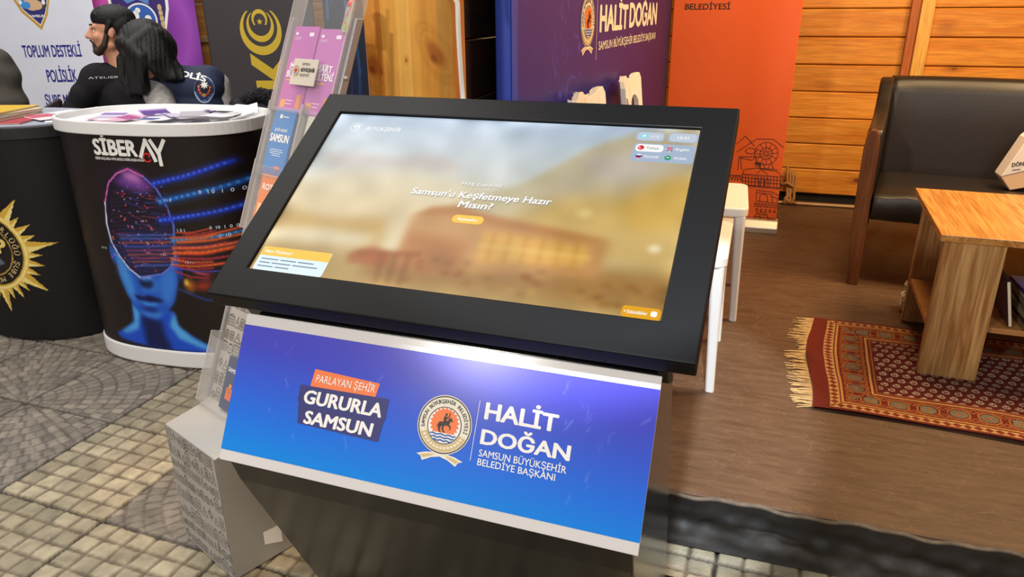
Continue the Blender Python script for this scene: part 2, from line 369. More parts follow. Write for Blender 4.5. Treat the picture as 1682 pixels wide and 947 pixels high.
def emblem(parent, fl, cx, cy, R, name='emblem', sq=1.0, rise=0.0005):
    """round municipal emblem: lettered ring, sun, rider, waves, wreath, ribbon; fl(layer) gives a map (x,y)->3D"""
    g = G(); E = lambda k: (lambda x, y: fl(k * rise)(cx + (x - 0) * sq, cy + y))
    # ribbon
    for sgn in (-1, 1):
        shape(g, [(-sgn * 0.12 * R, -0.88 * R), (sgn * 0.2 * R, -0.95 * R), (sgn * 0.55 * R, -1.0 * R), (sgn * 0.86 * R, -1.10 * R), (sgn * 0.70 * R, -1.16 * R), (sgn * 0.62 * R, -1.30 * R), (sgn * 0.30 * R, -1.14 * R), (-sgn * 0.05 * R, -1.06 * R)], E(1 + .3 * sgn), 0)
        shape(g, [(sgn * 0.2 * R, -1.0 * R), (sgn * 0.5 * R, -1.05 * R), (sgn * 0.72 * R, -1.11 * R), (sgn * 0.6 * R, -1.2 * R), (sgn * 0.3 * R, -1.08 * R)], E(2), 5)
    disc(g, 0, 0, R, R, E(2), 0, 56); annulus(g, 0, 0, 0.97 * R, 0.93 * R, E(3), 1, 56)
    annulus(g, 0, 0, 0.9 * R, 0.66 * R, E(3), 5, 40, 1.13 * PI, 1.87 * PI)
    for k in range(15):
        a = 1.12 * PI + 0.76 * PI * k / 14
        disc(g, 0.78 * R * math.cos(a), 0.78 * R * math.sin(a), 0.06 * R, 0.045 * R, E(4), 0, 8)
    arctext(g, 'SAMSUN BÜYÜKŞEHİR BELEDİYESİ', 0, 0, 0.73 * R, 0.125 * R, 1.08 * PI, -0.08 * PI, E(4), 1, bold=0.02)
    disc(g, 0, -0.02 * R, 0.6 * R, 0.62 * R, E(3), 2, 48); annulus(g, 0, -0.02 * R, 0.63 * R, 0.6 * R, E(4), 1, 48)
    sun = []
    for k in range(44):
        a = 2 * PI * k / 44; r = 0.55 * R if k % 2 else 0.46 * R; sun.append((r * math.cos(a), max(0.05 * R + r * math.sin(a), -0.27 * R)))
    shape(g, sun, E(5), 3)
    for k in range(3):
        pts = [(-(0.46 - 0.06 * k) * R + (0.92 - 0.12 * k) * R * t / 10, (-0.33 - 0.1 * k) * R + 0.018 * R * math.sin(t * 1.9)) for t in range(11)]
        stroke(g, pts, 0.045 * R, E(6), 4)
    q = R * 0.42; oy = 0.05 * R          # horse and rider
    for pg in ([(-.62, -.25), (-.45, .1), (-.15, .12), (.22, .22), (.4, .5), (.55, .5), (.72, .25), (.62, .2), (.5, .25), (.42, 0), (.3, -.12), (-.1, -.2), (-.42, -.2), (-.5, -.42)],
               [(-.4, -.1), (-.25, -.15), (-.35, -.5), (-.2, -.72), (-.34, -.74), (-.5, -.5)], [(-.15, -.15), (0, -.15), (-.05, -.45), (.15, -.7), (0, -.72), (-.2, -.45)],
               [(.25, -.05), (.4, -.02), (.62, -.2), (.55, -.45), (.47, -.43), (.5, -.24), (.3, -.16)], [(-.1, .1), (.12, .12), (.14, .5), (.02, .62), (-.12, .5)], [(.0, .6), (.14, .6), (.16, .8), (.04, .84), (-.04, .74)], [(.1, .45), (.3, .62), (.34, .92), (.4, .92), (.36, .55), (.14, .35)]):
        shape(g, [(x * q, y * q + oy) for x, y in pg], E(7), 1)
    return g.build(name, [M_[k] for k in EMB], parent, fix=False)

# ================================================================== THE SETTING
# ---- street pavement: embossed slabs, small setts and fans
TA = np.array([0.9376, -0.3476]); TB = np.array([0.3476, 0.9376]); TS = 0.388; T0 = np.array([-1.097, 1.614])
def paving(name, x0, x1, y0, y1, nx, ny):
    X, Y = np.meshgrid(np.linspace(x0, x1, nx), np.linspace(y0, y1, ny))
    a = ((X - T0[0]) * TA[0] + (Y - T0[1]) * TA[1]) / TS; b = ((X - T0[0]) * TB[0] + (Y - T0[1]) * TB[1]) / TS
    i = np.floor(a).astype(int); j = np.floor(b).astype(int); fa, fb = a - i, b - j
    fan = ((i == 0) & (j >= 0)) | (i <= -2) & (j >= 0) | (i <= -4)
    def hsh(*k):
        h = sum((kk.astype(np.int64) * m) for kk, m in zip(k, (73856093, 19349663, 83492791, 49979687))); h = (h ^ (h >> 13)) * 1274126177; return ((h ^ (h >> 16)) & 65535) / 65535.0
    # setts
    ga, gb = fa * 6, fb * 7
    ca, cb = np.floor(ga).astype(int), np.floor(gb).astype(int)
    da = np.minimum(ga - ca, 1 - (ga - ca)) / 6 * TS; db = np.minimum(gb - cb, 1 - (gb - cb)) / 7 * TS
    dg = np.minimum(da, db); rg = hsh(i, j, ca + 50, cb + 90)
    # fans: arcs around a slab corner, cut by radial joints
    cx = np.where(i == 0, 1.0, np.where((i % 2) == 0, 0.0, 1.0)); cy = np.where(i == 0, 0.9, np.where((j % 2) == 1, 0.0, 1.0))
    px, py = fa - cx, fb - cy; r = np.hypot(px, py) * TS; th = np.arctan2(py, px)
    rw = 0.047; rr = r / rw; rk = np.floor(rr); dr = np.minimum(rr - rk, 1 - (rr - rk)) * rw
    nk = np.maximum(4, np.round((rk + 0.5) * 4.6)); tt = (th / (2 * PI) + 0.5) * nk * 2 + (rk % 2) * 0.5; tk = np.floor(tt)
    dt = np.minimum(tt - tk, 1 - (tt - tk)) * r * PI / nk
    df = np.minimum(dr, dt); rf = hsh(i, j, rk.astype(int) + 7, tk.astype(int) + 33)
    d = np.where(fan, df, dg); rnd = np.where(fan, rf, rg)
    de = np.minimum(np.minimum(fa, 1 - fa), np.minimum(fb, 1 - fb)) * TS
    wob = 0.0012 * np.sin(X * 91 + Y * 57) + 0.001 * np.sin(X * 213 - Y * 167)
    s = np.clip((d + wob) / np.where(fan, 0.0055, 0.008), 0, 1); s = s * s * (3 - 2 * s); se = np.clip((de + wob * 0.7) / 0.007, 0, 1)
    Z = -np.where(fan, 0.0035, 0.0055) * (1 - s) - 0.007 * (1 - se) + 0.0016 * (rnd - 0.5) * s - 0.004
    th_ = hsh(i, j, i * 0 + 3, j * 0 + 5)
    warm = np.array(hx('#a2977f')); cool = np.array(hx('#80786d'))
    base = np.where(fan[..., None], cool, warm) * (0.93 + 0.14 * th_[..., None]) * (0.89 + 0.22 * rnd[..., None])
    mort = np.where(fan[..., None], np.array(hx('#5d5550')), np.array(hx('#685c4b')))
    base = mort * (1 - s[..., None]) + base * s[..., None]
    base = base * (0.42 + 0.58 * se[..., None])
    return print_grid(name, MP, None, np.stack([X, Y, Z], -1), base)
MP = vmat('stone pavement', 0.62, 0.4, bump=0.5, bscale=160, grime=0.3, gscale=22)
struct(paving('floor', -2.7, 1.75, 1.15, 3.3, 900, 470))
struct(paving('floor_rear', -6.5, 1.75, 3.3, 8.6, 560, 420))
struct(paving('floor_left', -6.5, -2.7, 0.2, 3.3, 240, 200))
struct(paving('floor_front', -2.7, 3.6, -1.2, 1.15, 340, 130))

# ---- the stall's raised floor and its black skirting
m, N, L, b = nt_new('brown worn floor covering')
tc = N.new('ShaderNodeTexCoord'); mp = N.new('ShaderNodeMapping'); mp.inputs['Scale'].default_value = (1, 5, 1); mp.inputs['Rotation'].default_value = (0, 0, 0.5); L.new(tc.outputs['Object'], mp.inputs[0])
n1 = N.new('ShaderNodeTexNoise'); n1.inputs['Scale'].default_value = 9; n1.inputs['Detail'].default_value = 9; n1.inputs['Roughness'].default_value = 0.7; L.new(mp.outputs[0], n1.inputs['Vector'])
r1 = N.new('ShaderNodeValToRGB'); r1.color_ramp.elements[0].position = 0.3; r1.color_ramp.elements[1].position = 0.72
r1.color_ramp.elements[0].color = (*lin(hx('#4b3526')), 1); r1.color_ramp.elements[1].color = (*lin(hx('#68503d')), 1); L.new(n1.outputs['Fac'], r1.inputs[0])
n2 = N.new('ShaderNodeTexNoise'); n2.inputs['Scale'].default_value = 5; n2.inputs['Detail'].default_value = 4; n2.inputs['Distortion'].default_value = 2.5; L.new(tc.outputs['Object'], n2.inputs['Vector'])
r2 = N.new('ShaderNodeValToRGB'); e = r2.color_ramp.elements; e[0].position = 0.494; e[0].color = (0, 0, 0, 1); e[1].position = 0.506; e[1].color = (0, 0, 0, 1); k = e.new(0.5); k.color = (0.22, 0.22, 0.22, 1)
L.new(n2.outputs['Fac'], r2.inputs[0])
mx = N.new('ShaderNodeMix'); mx.data_type = 'RGBA'; L.new(r2.outputs[0], mx.inputs[0]); L.new(r1.outputs[0], mx.inputs[6]); mx.inputs[7].default_value = (*lin(hx('#a08a72')), 1)
L.new(mx.outputs[2], b.inputs['Base Color']); b.inputs['Roughness'].default_value = 0.55; b.inputs['Specular IOR Level'].default_value = 0.35
bp = N.new('ShaderNodeBump'); bp.inputs['Strength'].default_value = 0.35; bp.inputs['Distance'].default_value = 0.006; L.new(n1.outputs['Fac'], bp.inputs['Height']); L.new(bp.outputs[0], b.inputs['Normal'])
carpet = m
g = G(); g.box(-0.95, 3.7, 1.575, 4.9, 0.0, 0.14)
place(struct(g.build('floor_stall', carpet, None, bevel=0.008)), (0, 0, 0), YAW)
# skirting: crumpled black plastic over the riser
nx, nz = 300, 26
S, Zq = np.meshgrid(np.linspace(-0.95, 3.7, nx), np.linspace(0, 1, nz))
top = 0.146 + 0.004 * np.sin(S * 23) + 0.003 * np.sin(S * 61 + 1)
wr = 0.006 * np.sin(S * 37 + 5 * Zq) + 0.004 * np.sin(S * 83 - 9 * Zq) + 0.004 * np.sin(Zq * 17 + S * 11)
D = 1.566 - 0.014 * (1 - Zq) + wr * np.sin(np.clip(Zq * 1.15, 0, 1) * PI)
Zs = Zq * top
im = np.zeros((nz, nx, 3)); im[:] = hx('#211f1e')
sc = np.clip(blur(RNG.random((nz, nx)), 2) * 6 - 2.85, 0, 1) * (Zq < 0.55); sc = np.clip(sc + .45 * np.clip((.5 - Zq) * 6, 0, 1), 0, 1); im = im * (1 - 0.7 * sc[..., None]) + 0.7 * sc[..., None] * np.array(hx('#6e6c6a'))
im[Zq > 0.95] = hx('#8a7a68')
struct(place(print_grid('trim_1', vmat('black plastic skirting', 0.55, 0.4, bump=0.3, bscale=50, grime=0.4, gscale=30), None, np.stack([S, D, Zs], -1), im), (0, 0, 0), YAW))

# ---- plank walls
def planks(name, s0, s1, z0, z1, pitch, y, m, th=0.02, v=0.12, face=-1, axis='x', breaks=()):
    g = G(); cols = []; z = z0; gap = 0.004; ch = 0.006
    while z < z1 - 0.02:
        segs = [s0] + [bk + (random.random() - .5) * 0 for bk in breaks] + [s1]
        for a, c in zip(segs[:-1], segs[1:]):
            h = pitch; p = [(y, z + gap / 2 + ch), (y + face * -ch, z + gap / 2), (y - face * th, z + gap / 2), (y - face * th, z + h - gap / 2), (y + face * -ch, z + h - gap / 2), (y, z + h - gap / 2 - ch)]
            if axis == 'x': g.prism(p, a, c, 'x')
            else: g.prism(p, a, c, 'y')
            t = 1 + v * (random.random() * 2 - 1); cols += [(t, t * (1 + 0.04 * (random.random() - .5)), t)] * 12
        z += pitch
    o = g.build(name, m, None)
    a = o.data.color_attributes.new('col', 'FLOAT_COLOR', 'POINT'); a.data.foreach_set('color', np.c_[np.array(cols), np.ones(len(cols))].ravel().astype(np.float32))
    return struct(o)
PINE = wood('pine planks', '#cf7d22', '#e39a3a', 'X', 1.0, knots=1.0, rough=0.42, kc='#5e2a0a', vcol=True)
place(planks('wall_back', -0.75, 3.7, 0.192, 2.5, 0.1495, 4.7, PINE, breaks=(0.80,)), (0, 0, 0), YAW)
g = G(); g.box(-0.75, 3.7, 4.722, 4.86, 0.0, 2.5); place(struct(g.build('wall_back_lining', mat('dark backing', '#120c08', 0.9), None)), (0, 0, 0), YAW)
g = G(); g.box(0.785, 0.85, 4.645, 4.70, 0.2, 2.5)
place(struct(g.build('trim_2', wood('pale batten', '#d9a044', '#e8b25a', 'Z', 1.0, rough=0.45), None, bevel=0.003)), (0, 0, 0), YAW)
g = G(); g.box(0.74, 0.785, 4.66, 4.70, 0.2, 2.5)
place(struct(g.build('trim_3', wood('batten side', '#a5561c', '#b8662a', 'Z', 1.0, rough=0.45), None, bevel=0.003)), (0, 0, 0), YAW)  # browner side face of the pale batten, built as its own strip
g = G(); g.tube([(-0.2, 4.62, 0.15), (0.3, 4.60, 0.152), (0.8, 4.62, 0.15), (2.6, 4.63, 0.15)], 0.009, 8)
tag(place(g.build('floor_cable', mat('tan cable', '#b4926a', 0.5), None, smooth=True), (0, 0, 0), YAW), 'tan cable lying along the foot of the pine plank wall', 'cable')
DARKW = wood('dark planks', '#160b07', '#24130b', 'Y', 1.0, rough=0.6, vcol=True, spec=0.25)  # planks coloured near black all over
place(planks('wall_left', 1.78, 4.72, 0.14, 2.5, 0.1495, -0.705, DARKW, face=1, axis='y'), (0, 0, 0), YAW)
g = G(); g.box(-0.95, 3.7, 1.5, 4.9, 2.5, 2.56); place(struct(g.build('ceiling', mat('dark ceiling boards', '#3a2416', 0.8), None)), (0, 0, 0), YAW)
g = G(); g.box(3.7, 3.76, 1.6, 4.9, 0.0, 2.5); place(struct(g.build('wall_right', wood('pine end wall', '#c0712a', '#d68a3a', 'Y'), None)), (0, 0, 0), YAW)
# plank wall behind the roll-up banners on the left
PINE2 = wood('pine planks in the open', '#a5682c', '#bf8440', 'X', 1.0, knots=0.9, rough=0.5, kc='#4c2610', vcol=True)
place(planks('wall_rear', -3.2, 4.4, 0.1, 2.6, 0.30, 0.0, PINE2, v=0.2), (-2.4, 6.95, 0), 0.12)
g = G()
for z in (0.4, 0.98, 1.56, 2.2): g.box(-3.2, 4.4, -0.03, -0.002, z, z + 0.055)
place(struct(g.build('trim_4', wood('pale rails', '#b89468', '#c9a678', 'X', rough=0.55), None, bevel=0.004)), (-2.4, 6.95, 0), 0.12)
g = G(); g.box(-6.5, -5.2, 0, 0.05, 0, 2.6); place(struct(g.build('wall_far_left', mat('dark brown cladding', '#2a1a18', 0.8), None)), (0.9, 7.2, 0), 0.1)

# ---- glossy pine post on the stall's front corner
post = thing('wooden_post', 'wide varnished pine post with knots standing behind the touch screen kiosk', 'post', cab(-0.80, 1.71, 0.0), YAW)
W2 = 0.111
cv = Cv(-W2, W2, 0.0, 2.45, 92, 620, '#d08a34')
strip = np.array([-0.111, -0.075, -0.062, -0.02, 0.012, 0.04, 0.083, 0.112]); sc_ = ['#d28c38', '#bf782c', '#dea046', '#e3ac52', '#dc9e44', '#d29038', '#bf8c42']
for k in range(7): cv.I[(cv.X >= strip[k]) & (cv.X < strip[k + 1] + 1e-6)] = hx(sc_[k])
gr = blur(RNG.random((620, 92)), 1); gr = np.apply_along_axis(lambda c: np.convolve(c, np.ones(61) / 61, 'same'), 0, gr); gr = (gr - gr.mean(0).mean()) / gr.std(); cv.I *= (1 + 0.05 * gr)[..., None]
for (kx, kz, rx, rz, ro) in ((-0.088, 1.135, 0.022, 0.034, 0.25), (-0.068, 1.125, 0.006, 0.018, 0.1), (0.075, 1.165, 0.02, 0.042, 0.5), (0.0, 1.15, 0.004, 0.007, 0), (-0.05, 0.7, 0.02, 0.04, 0.2), (0.05, 1.7, 0.02, 0.04, -.2), (0.02, 2.1, 0.015, 0.03, 0)):
    for q in range(3, 0, -1): cv.ring(kx, kz, rx * (0.6 + q * 0.33), rz * (0.6 + q * 0.4), 0.1, '#a05f1e', 0.22, ro)
    cv.ell(kx, kz, rx, rz, '#a1581e', 0.85, 0.5, ro); cv.ell(kx - rx * .2, kz - rz * .25, rx * .5, rz * .35, '#74380f', 0.6, 0.6, ro)
prof = []
for xx in np.linspace(-W2, W2, 92): prof.append(-0.05 + 0.028 * max(0, (xx - 0.072) / 0.04) ** 2 + 0.01 * max(0, (-xx - 0.1) / 0.011) ** 2)
POSTM = vmat('varnished pine', 0.25, 0.5, grime=0.1, gscale=12)
print_grid('board_face', POSTM, post, np.stack([cv.X, np.tile(np.array(prof), (620, 1)), cv.Y], -1), cv.I)
g = G(); g.box(-W2, W2, -0.02, 0.05, 0, 2.45); g.prism([(-W2, -0.04), (-W2, -0.02), (W2, -0.02), (W2 - 0.002, -0.024), (0.06, -0.049), (-0.1, -0.049)], 0, 2.449, 'z')
g.build('core', wood('pine core', '#c07a2c', '#d08c3a', 'Z'), post)
g = G(); pts = [(-0.668 + 0.012 * math.sin((z - 0.4) / 1.3 * PI) * (1 if z > 0.4 else 0) + 0.006 * math.sin(z * 9), 1.655, z) for z in np.linspace(0.16, 1.275, 24)] + [(-0.685, 1.655, 1.32), (-0.687, 1.66, 1.5), (-0.687, 1.66, 2.3)]
tag(place(g.build('power_cable', mat('white cable', '#e6e2dc', 0.45), None, smooth=True) if g.tube(pts, 0.006, 8) else None, (0, 0, 0), YAW), 'white power cable hanging down the right edge of the pine post', 'cable')

# ================================================================== THE TOUCH SCREEN KIOSK
kz = thing('information_kiosk', 'large black touch screen kiosk with slanted display and blue sign panel', 'kiosk', (-0.137, 1.026, 0), -0.3494)
TI = 0.5856; vt = Vector((0, math.cos(TI), math.sin(TI))); nt = Vector((0, -math.sin(TI), math.cos(TI)))
KM = Matrix(((1, vt.x, nt.x, 0), (0, vt.y, nt.y, 0), (0, vt.z, nt.z, 0.8175), (0, 0, 0, 1)))
HW, LEN = 0.4087, 0.5149; SX0, SX1, SY0, SY1 = -0.3583, 0.3501, 0.0626, 0.4611
g = G(); T = -0.034
O4 = [(-HW, 0), (HW, 0), (HW, LEN), (-HW, LEN)]; I4 = [(SX0, SY0), (SX1, SY0), (SX1, SY1), (SX0, SY1)]
V = [KM @ Vector((x, y, z)) for z in (0, T) for x, y in O4] + [KM @ Vector((x, y, z)) for z in (0, -0.008) for x, y in I4]
F = [(i, (i + 1) % 4, 8 + (i + 1) % 4, 8 + i) for i in range(4)] + [(i, 4 + i, 4 + (i + 1) % 4, (i + 1) % 4) for i in range(4)] + [(8 + i, 8 + (i + 1) % 4, 12 + (i + 1) % 4, 12 + i) for i in range(4)] + [(4, 7, 6, 5)]
g.add(V, F); g.build('bezel', M_['black_metal'], kz, bevel=0.0025)
g = G(); g.box(-0.372, 0.372, 0.016, 0.47, -0.10, -0.036, M=KM); g.build('rear_housing', M_['housing'], kz, bevel=0.006)
# the picture on the display
w, h = SX1 - SX0, SY1 - SY0
NX, NY = 420, 236
A_ = w / h
cv = Cv(0, A_, 0, 1, NX, NY, '#c5d2e0')
t = np.clip((1 - cv.Y) / 0.75, 0, 1)[..., None]
cv.I = np.array(hx('#b9cbe0')) * (1 - t) + np.array(hx('#e6d9b4')) * t
U = lambda pts: [(x * A_, y) for x, y in pts]
nz_ = blur(RNG.random((NY, NX)), 10); nz_ = (nz_ - nz_.mean()) / nz_.std()
cv.blend(np.clip(nz_ * 0.12, 0, 0.25) * (cv.Y > .5), '#dfe6ee')
cv.poly(U([(.02, .74), (.08, .72), (.13, .745), (.22, .72), (.3, .755), (.38, .74), (.45, .69), (.4, .64), (.2, .66), (.05, .63)]), '#c9b9b0', 0.6, 5)
cv.poly(U([(0, .55), (.12, .62), (.3, .64), (.46, .6), (.62, .5), (.8, .5), (1, .5), (1, .2), (0, .2)]), '#e2cfa8', 0.75, 9)
cv.poly(U([(.45, .46), (.55, .57), (.6, .607), (.662, .708), (.73, .829), (.769, .884), (.854, .97), (1.02, 1.02), (1.02, .4), (.5, .4)]), '#c4b690', 0.9, 4)
cv.poly(U([(.62, .5), (.7, .72), (.77, .86), (.9, .93), (1, .9), (1, .6), (.8, .55)]), '#b9ab93', 0.55, 7)
cv.poly(U([(.73, .8), (.85, .84), (.95, .74), (.8, .66)]), '#c2b9b6', 0.5, 6)
cv.poly(U([(0, .5), (.1, .46), (.26, .5), (.42, .43), (.42, .3), (0, .3)]), '#e0cba0', 0.8, 8)
cv.poly(U([(-.02, .37), (.14, .33), (.3, .36), (.32, .2), (.05, .12), (-.02, .2)]), '#c79f55', 0.75, 6)
cv.poly(U([(0, .24), (.14, .27), (.3, .25), (.26, .18), (0, .14)]), '#efe4c6', 0.75, 5)
cv.poly(U([(.62, .46), (.72, .56), (.85, .6), (.98, .72), (1.02, .75), (1.02, .2), (.6, .25)]), '#cfab60', 0.8, 10)
cv.poly(U([(.84, .5), (.9, .62), (.97, .72), (1.02, .7), (1.02, .5), (.92, .4)]), '#d8ad52', 0.7, 7)
cv.poly(U([(0, .17), (.25, .17), (.6, .18), (1.02, .24), (1.02, -.02), (0, -.02)]), '#b08e50', 0.85, 7)
cv.poly(U([(.3, .14), (.6, .18), (1.02, .2), (1.02, .05), (.3, .03)]), '#a0703c', 0.7, 7)
# house with lit windows
cv.poly(U([(.36, .36), (.40, .43), (.46, .45), (.53, .425), (.7, .385), (.856, .335), (.85, .16), (.37, .10)]), '#c48f58', 0.9, 4)
cv.poly(U([(.35, .37), (.40, .44), (.47, .465), (.555, .425), (.84, .355), (.86, .33), (.6, .365), (.46, .41), (.39, .39)]), '#b97c46', 0.85, 3)
cv.poly(U([(.37, .3), (.53, .27), (.53, .1), (.37, .08)]), '#b87a48', 0.8, 5)
cv.poly(U([(.555, .34), (.815, .31), (.82, .215), (.565, .175)]), '#e8b45a', 0.9, 4)
for k in range(6): cv.line(U([(.585 + .04 * k, .335), (.59 + .04 * k, .19)]), 0.012, '#c98a3c', 0.7, 0.02)
cv.line(U([(.56, .26), (.82, .255)]), 0.012, '#f5cf75', 0.7, 0.02)
cv.poly(U([(.24, .15), (.3, .20), (.36, .16), (.35, .10), (.25, .1)]), '#a85c34', 0.85, 3)
for k in range(3): cv.line(U([(.33 + .035 * k, .16), (.345 + .03 * k, .03)]), 0.02, '#8d5526', 0.7, 0.03)
cv.line(U([(.27, .155), (.42, .18)]), 0.02, '#93522a', 0.8, 0.03)
for q in range(60):
    x = .42 + random.random() * .58; y = .03 + random.random() * .14; cv.ell(x * A_, y, .03, .02, random.choice(['#8a4a22', '#b5843c', '#c89c50', '#7d5a28']), 0.45, 1.0)
cv.ell(.955 * A_, .33, .035, .03, '#fbeecb', 0.9, 0.8); cv.ell(.78 * A_, .48, .05, .04, '#f1d791', 0.7, 1.0)
cv.I = blur(cv.I, 2); cv.I *= (1 + 0.03 * nz_)[..., None]
pos = np.zeros((NY, NX, 3)); lx_ = SX0 + cv.X / A_ * w; ly_ = SY0 + cv.Y * h
for c in range(3): pos[..., c] = lx_ * (1, 0, 0)[c] + ly_ * vt[c] + (0, 0, 0.8175)[c] + nt[c] * -0.0055
DISP = print_grid('display', vmat('lit display', 0.15, 0.12, emit=0.95), kz, pos, cv.I)
DISP['label'] = 'lit display showing a hazy golden landscape and a welcome screen'
def scr(layer):
    return lambda x, y: tuple(KM @ Vector((SX0 + x * w, SY0 + y * w + 0.0, -0.0052 + 0.0004 * layer)))   # x in screen widths, y also in screen widths
Yv = lambda v: v * h / w
UI = {'w': emis('ui white', '#fbfbf8'), 'y': emis('ui yellow', '#f4c126'), 'lb': emis('ui pale blue', '#dbeef6'), 'g': emis('ui grey blue', '#a9b9cf'), 'lg': emis('ui light grey', '#c3cddb'), 'r': emis('ui red', '#d8252c'), 'n': emis('ui navy', '#2a3f8c'), 'gr': emis('ui green', '#1f9a6a'), 't': emis('ui text grey', '#6d7f95'), 'or': emis('ui amber', '#e9a71f'), 'sh': emis('ui shade', '#8d8a80'), 'ci': emis('ui cyan', '#8fe0ec')}
UK = list(UI); uI = {k: i for i, k in enumerate(UK)}; UMS = [UI[k] for k in UK]
def rbox(g, u0, u1, v0, v1, r, L, k): shape(g, rrect(u0, u1, Yv(v0), Yv(v1), r), scr(L), uI[k])
def bars(g, u0, v0, widths, L, k, hgt=0.0035, gap=0.011):
    for i, wd in enumerate(widths):
        for a, c in wd: shape(g, rrect(u0 + a, u0 + c, Yv(v0) - i * gap, Yv(v0) - i * gap + hgt, hgt * .45, 3), scr(L), uI[k])
def part(g, name, parent=DISP): return g.build(name, UMS, parent, fix=False)
g = G(); it = 0.16
text(g, 'Hoş Geldiniz', 0.4545, Yv(.578), 0.0118, 0.106, bold=0.0, shear=it, f=scr(1.5), mi=uI['sh'], ); text(g, 'Hoş Geldiniz', 0.453, Yv(.581), 0.0118, 0.106, bold=0.0, shear=it, f=scr(2), mi=uI['w'])
for dx, dy, L, k in ((.0016, -.0022, 1.5, 'sh'), (0, 0, 2, 'w')):
    text(g, "Samsun'u Keşfetmeye Hazır", 0.328 + dx, Yv(.506) + dy, 0.0205, 0.366, bold=0.022, shear=it, f=scr(L), mi=uI[k]); text(g, 'Mısın?', 0.466 + dx, Yv(.452) + dy, 0.0205, 0.088, bold=0.022, shear=it, f=scr(L), mi=uI[k])
part(g, 'welcome_text')
g = G(); rbox(g, .466, .547, .366, .411, .0125, 1, 'y'); text(g, 'Başlayalım', .5065, Yv(.380), .0085, .05, 'C', .02, f=scr(2), mi=uI['w']); part(g, 'start_button')
g = G(); rbox(g, .008, .204, .004, .132, .007, 1, 'lb'); shape(g, [(.0085, Yv(.083)), (.204, Yv(.083)), (.204, Yv(.12)), (.198, Yv(.132)), (.016, Yv(.132)), (.009, Yv(.12))], scr(2), uI['y'])
text(g, 'Biliyor Muydunuz?', .018, Yv(.098), .0085, .078, bold=.02, f=scr(3), mi=uI['w']); bars(g, .018, .062, [[(0, .05), (.055, .1), (.105, .15)], [(0, .03), (.035, .09), (.095, .165)], [(0, .045), (.05, .09)]], 2, 't'); part(g, 'info_card')
g = G(); rbox(g, .917, .997, .004, .055, .008, 1, 'or'); text(g, 'Etkinlikler', .929, Yv(.021), .0085, .042, bold=.02, f=scr(2), mi=uI['w']); bars(g, .922, .026, [[(0, .004)]], 2, 'w', .004); rbox(g, .977, .99, .018, .042, .004, 2, 'w'); part(g, 'events_button')
g = G(); rbox(g, .849, .919, .917, .973, .011, 1, 'g'); rbox(g, .853, .917, .921, .969, .0095, 2, 'lg'); rbox(g, .861, .879, .929, .96, .006, 3, 'ci'); disc(g, .87, Yv(.945), .004, .004, scr(4), uI['w'], 12); text(g, '11°C', .886, Yv(.935), .0085, .022, bold=.01, f=scr(3), mi=uI['w']); part(g, 'weather_tile')
g = G(); rbox(g, .928, .999, .917, .975, .011, 1, 'g'); rbox(g, .931, .996, .921, .971, .0095, 2, 'lg'); text(g, '15:41', .9635, Yv(.936), .0095, .026, 'C', .01, f=scr(3), mi=uI['w']); part(g, 'clock_tile')
g = G(); rbox(g, .85, .997, .792, .902, .01, 1, 'g'); rbox(g, .856, .923, .851, .895, .009, 2, 'w')
disc(g, .869, Yv(.873), .0078, .0078, scr(3), uI['r'], 20); disc(g, .868, Yv(.873), .0042, .0042, scr(4), uI['w'], 14); disc(g, .8692, Yv(.873), .0034, .0034, scr(5), uI['r'], 14)
text(g, 'Türkçe', .882, Yv(.866), .0078, .03, bold=.01, f=scr(3), mi=uI['t'])
disc(g, .938, Yv(.873), .0078, .0078, scr(2), uI['n'], 20)
for a in ((.9302, 0, .9458, 0), (.938, -.0078, .938, .0078)): stroke(g, [(a[0], Yv(.873) + a[1]), (a[2], Yv(.873) + a[3])], .0048, scr(3), uI['w']); stroke(g, [(a[0], Yv(.873) + a[1]), (a[2], Yv(.873) + a[3])], .0026, scr(4), uI['r'])
text(g, 'English', .952, Yv(.866), .0078, .032, bold=.01, f=scr(3), mi=uI['w'])
disc(g, .869, Yv(.821), .0078, .0078, scr(2), uI['w'], 20); shape(g, [(.8612, Yv(.821) + .0026), (.8768, Yv(.821) + .0026), (.8768, Yv(.821) - .0026), (.8612, Yv(.821) - .0026)], scr(3), uI['n']); shape(g, [(.8618, Yv(.821) - .0026), (.8762, Yv(.821) - .0026), (.873, Yv(.821) - .0068), (.865, Yv(.821) - .0068)], scr(3), uI['r'])
text(g, 'Русский', .882, Yv(.814), .0078, .034, bold=.01, f=scr(3), mi=uI['w'])
disc(g, .938, Yv(.821), .0078, .0078, scr(2), uI['gr'], 20); bars(g, .934, .819, [[(0, .008)]], 3, 'w', .0025); text(g, 'Arabic', .952, Yv(.814), .0078, .03, bold=.01, f=scr(3), mi=uI['w']); part(g, 'language_panel')
g = G()
annulus(g, .072, Yv(.908), .017, .0155, scr(1), uI['w'], 32, .4, 5.6); annulus(g, .073, Yv(.908), .0105, .0075, scr(1), uI['w'], 24, -2.2, 2.9); shape(g, [(.066, Yv(.903)), (.083, Yv(.912)), (.079, Yv(.919)), (.066, Yv(.911))], scr(1), uI['w'])
text(g, 'BÜYÜKŞEHİR', .105, Yv(.892), .0135, .105, bold=0, shear=.2, f=scr(1), mi=uI['w']); part(g, 'corner_logo')
